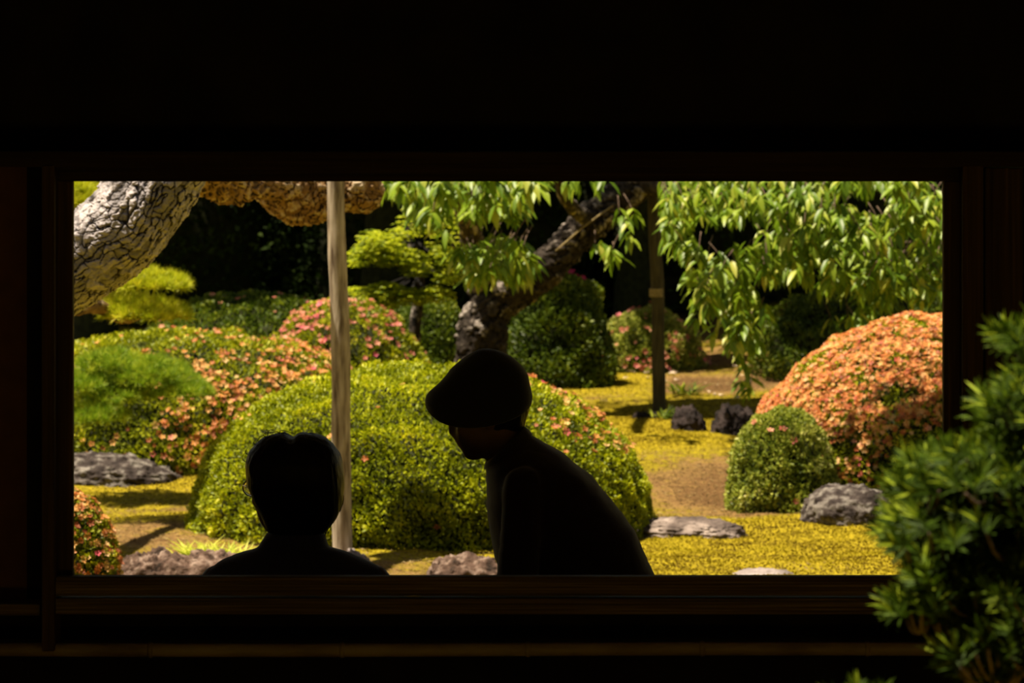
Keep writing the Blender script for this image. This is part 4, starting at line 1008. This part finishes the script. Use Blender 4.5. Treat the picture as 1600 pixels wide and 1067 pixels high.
link('foliage', mesh_np('foliage', np.concatenate(Vs), np.concatenate(Ts), {'rnd': np.tile(r_, 6)}), G['maple'], mp, smooth=False)['kind'] = 'stuff'

# ================================================================== SMALL PLANTS, MOSS, PETALS
def tuft(name, label, specs, mat, L, per=60, wd=0.006, cat='grass'):
    c = P(*specs[0][:2], specs[0][2]); z = gz(c.x, c.y); root = thing(name, label, cat, (c.x, c.y, z))
    Vs, Ts, k, Rr = [], [], 0, []
    for px, py, Y, l in specs:
        c = P(px, py, Y); base_ = np.array((c.x, c.y, gz(c.x, c.y)))
        pos = base_+rng.normal(size=(per, 3))*np.array([0.03, 0.03, 0.0])
        a = rng.random(per)*2*PI; ax = vnorm(np.stack([np.cos(a)*0.8, np.sin(a)*0.8, 0.35+rng.random(per)], 1))
        V, T = long_leaf(pos, ax, np.tile(np.array([[0, 0, 1.0]]), (per, 1))+rand_dirs(per)*0.1, L*l*(0.6+0.6*rng.random(per)), wd, 0.35)
        Vs.append(V); Ts.append(T+k); k += len(V); Rr.append(np.repeat(rng.random(per), 8))
    link('blades', mesh_np('blades', np.concatenate(Vs), np.concatenate(Ts), {'rnd': np.concatenate(Rr)}), mat, root, smooth=False)['kind'] = 'stuff'
    return root
tuft('grass_tuft', 'bright yellow green grass tuft beside the seated shoulder', [(297+k*9.5, 866, 16.55, 1.0+0.3*math.sin(k*1.9)) for k in range(9)], G['grass'], 0.125, 60, 0.010)
tuft('grass_tuft', 'small green plant at the foot of the far post', [(1040, 660, 22.9, 1), (1050, 664, 22.8, 0.8)], G['mid'], 0.12, 26, 0.018)
tuft('grass_tuft', 'thin weeds standing behind the far post', [(1062, 620, 24.4, 1.2), (1075, 625, 24.4, 1.0)], G['mid'], 0.14, 16, 0.02)

def ground_specks(name, label, cat, n, ls, mat, cond, asp=0.7, flat=False, up=0.0):
    x = rng.uniform(-2.8, 3.0, n*6); y_ = 14.4+rng.random(n*6)**1.2*12.2
    ok = cond(x, y_); x, y_ = x[ok][:n], y_[ok][:n]
    p = np.stack([x, y_, gh(x, y_)+up], 1); k = len(p)
    a = rng.random(k)*2*PI
    ax = vnorm(np.stack([np.cos(a), np.sin(a), (0.05 if flat else 0.9)*rng.random(k)+0.02], 1)); nn = vnorm(np.array([0, 0, 1.0])+rand_dirs(k)*(0.25 if flat else 0.8))
    V, T = leaves(p, ax, nn, ls*(0.6+0.8*rng.random(k)), ls*asp)
    r_ = np.clip(0.35*rng.random(k)+1.3*fbm(p, 5, 3, 12)-0.32, 0, 1)
    o = link(name, mesh_np(name, V, T, {'rnd': np.concatenate([r_, r_])}), mat, smooth=False)
    return tag(o, label, cat, kind='stuff')
ground_specks('moss', 'yellow moss covering the garden ground', 'moss', 125000, 0.014, G['moss'], lambda x, y: (moss_amount(x, y)+rng.normal(size=len(x))*0.15 > 0.62))
G['litter'] = leaf_mat('dry_brown_litter', [(0, (0.05, 0.03, 0.012)), (0.5, (0.18, 0.12, 0.045)), (0.9, (0.36, 0.27, 0.12)), (1, (0.5, 0.40, 0.22))], 0.1, 0.9, 0.1)
ground_specks('leaf_litter', 'dry brown litter on the bare earth of the path', 'litter', 30000, 0.018, G['litter'], lambda x, y: (moss_amount(x, y)+rng.normal(size=len(x))*0.12 < 0.55), 0.5, True, 0.004)
ground_specks('fallen_petals', 'pale petals scattered on the earth near the far post', 'petals', 420, 0.055, G['petal'], lambda x, y: (np.abs(x/y*F+800-990) < 170) & (y > 24.0) & (y < 26.0) & (fbm(np.stack([x, y, 0*x], -1), 2.2, 2, 8) > 0.47), 0.8, True, 0.01)

# ================================================================== FOREGROUND YEW
yw = thing('yew_shrub', 'dark green needle leaved shrub in front of the wall at lower right', 'shrub', (0.86, 5.0, 0.0))
YY = 5.0
tube('trunk', M['twig'], yw, [(0.9, 5.05, -0.05), (0.88, 5.05, 0.6), (0.84, 5.03, 1.1), (0.80, 5.02, 1.5), (0.74, 5.0, 1.72)], [0.035, 0.03, 0.022, 0.014, 0.006], n=40, m=12, bark=0.004, attr=False)
# sprig mesh variants: a whorl of narrow leaves round a short shoot
def sprig_mesh(k):
    rg = np.random.default_rng(50+k); n = 22
    t = rg.random(n); a = rg.random(n)*2*PI
    pos = np.stack([0*t, 0*t, t*0.030], 1); sp_ = 1.0-0.55*t
    ax = vnorm(np.stack([np.cos(a)*sp_, np.sin(a)*sp_, 0.35+0.75*t], 1))
    V, T = long_leaf(pos, ax, np.tile(np.array([[0, 0, 1.0]]), (n, 1)), 0.030+0.012*rg.random(n), 0.0052, 0.10, 0.1)
    me = mesh_np('leaf_sprig', V, T, {'rnd': np.repeat(np.clip(0.15+0.85*t*rg.random(n)+0.15, 0, 1), 8)}); me.materials.append(G['yew']); return me
sprigs = [sprig_mesh(k) for k in range(6)]
lobes = [(1590, 545, 34, 22, 14), (1600, 600, 20, 20, 6), (1588, 660, 60, 36, 44), (1535, 745, 70, 36, 56), (1470, 742, 42, 26, 26), (1430, 775, 36, 24, 22), (1510, 800, 60, 40, 40), (1450, 840, 60, 32, 40), (1408, 845, 26, 20, 12),
         (1560, 850, 60, 50, 40), (1580, 760, 40, 50, 26), (1460, 900, 40, 30, 26), (1520, 930, 60, 40, 22), (1590, 940, 40, 50, 18), (1420, 955, 30, 18, 10), (1500, 975, 40, 20, 8), (1540, 1040, 60, 34, 36), (1590, 1000, 40, 36, 20), (1330, 1094, 26, 5, 4), (1640, 800, 50, 200, 30), (1650, 950, 40, 120, 20), (1455, 960, 30, 14, 6)]
stems_ = []; cnt = 0; allp = []
for (px, py, rx, ry, n) in lobes:
    for _ in range(int(n*2.3)):
        a = rng.random()*2*PI; r = math.sqrt(rng.random()); x = px+12+rx*r*math.cos(a); y_ = py+ry*r*math.sin(a); Y = YY+rng.normal()*0.09
        allp.append((P(x, y_, Y), math.cos(a)*r, px, py))
own_n = 290
Vr, Tr, Rr, kv = [], [], [], 0
allp.sort(key=lambda t: t[0].y)
for i, (c, dx, lx, ly) in enumerate(allp):
    d = Vector((dx*0.6-0.35+rng.normal()*0.35, -0.25+rng.normal()*0.35, 0.75+rng.normal()*0.3)).normalized()
    mt = Matrix.Translation(c-Vector(yw.location)) @ d.to_track_quat('Z', 'Y').to_matrix().to_4x4() @ Matrix.Scale(0.6+0.35*rng.random(), 4)
    if i < own_n:
        o = bpy.data.objects.new('leaf_sprig', sprigs[i % 6]); COL.objects.link(o); o.parent = yw; o.matrix_local = mt
    else:
        me = sprigs[i % 6]; co = np.empty(len(me.vertices)*3, np.float32); me.vertices.foreach_get('co', co)
        co = np.c_[co.reshape(-1, 3), np.ones(len(me.vertices))] @ np.array(mt).T
        Vr.append(co[:, :3]+np.array(yw.location)); nt_ = len(me.polygons)
        vi = np.empty(nt_*3, np.int32); me.loops.foreach_get('vertex_index', vi); Tr.append(vi.reshape(-1, 3)+kv); kv += len(co)
        at = np.empty(nt_, np.float32); me.attributes['rnd'].data.foreach_get('value', at); Rr.append(at)
    if i % 2 == 0:
        hub = P(lx+20, ly+30, YY+0.02)
        stems_.append(([c, c*0.6+hub*0.4+Vector((0, 0, -0.012)), hub], [0.0018, 0.003, 0.004]))
for (px, py, rx, ry, n) in lobes:
    hub = P(px+20, py+30, YY+0.02); tz = max(0.5, hub.z-0.22)
    stems_.append(([hub, (hub+Vector((0.86, 5.03, tz)))/2+Vector((0, 0, -0.02)), Vector((0.86, 5.03, tz))], [0.004, 0.006, 0.009]))
if Vr: link('leaves', mesh_np('leaves', np.concatenate(Vr), np.concatenate(Tr), {'rnd': np.concatenate(Rr)}), G['yew'], yw, smooth=False)['kind'] = 'stuff'
many_tubes('twigs', M['twig'], yw, stems_, 6, 5)['kind'] = 'stuff'
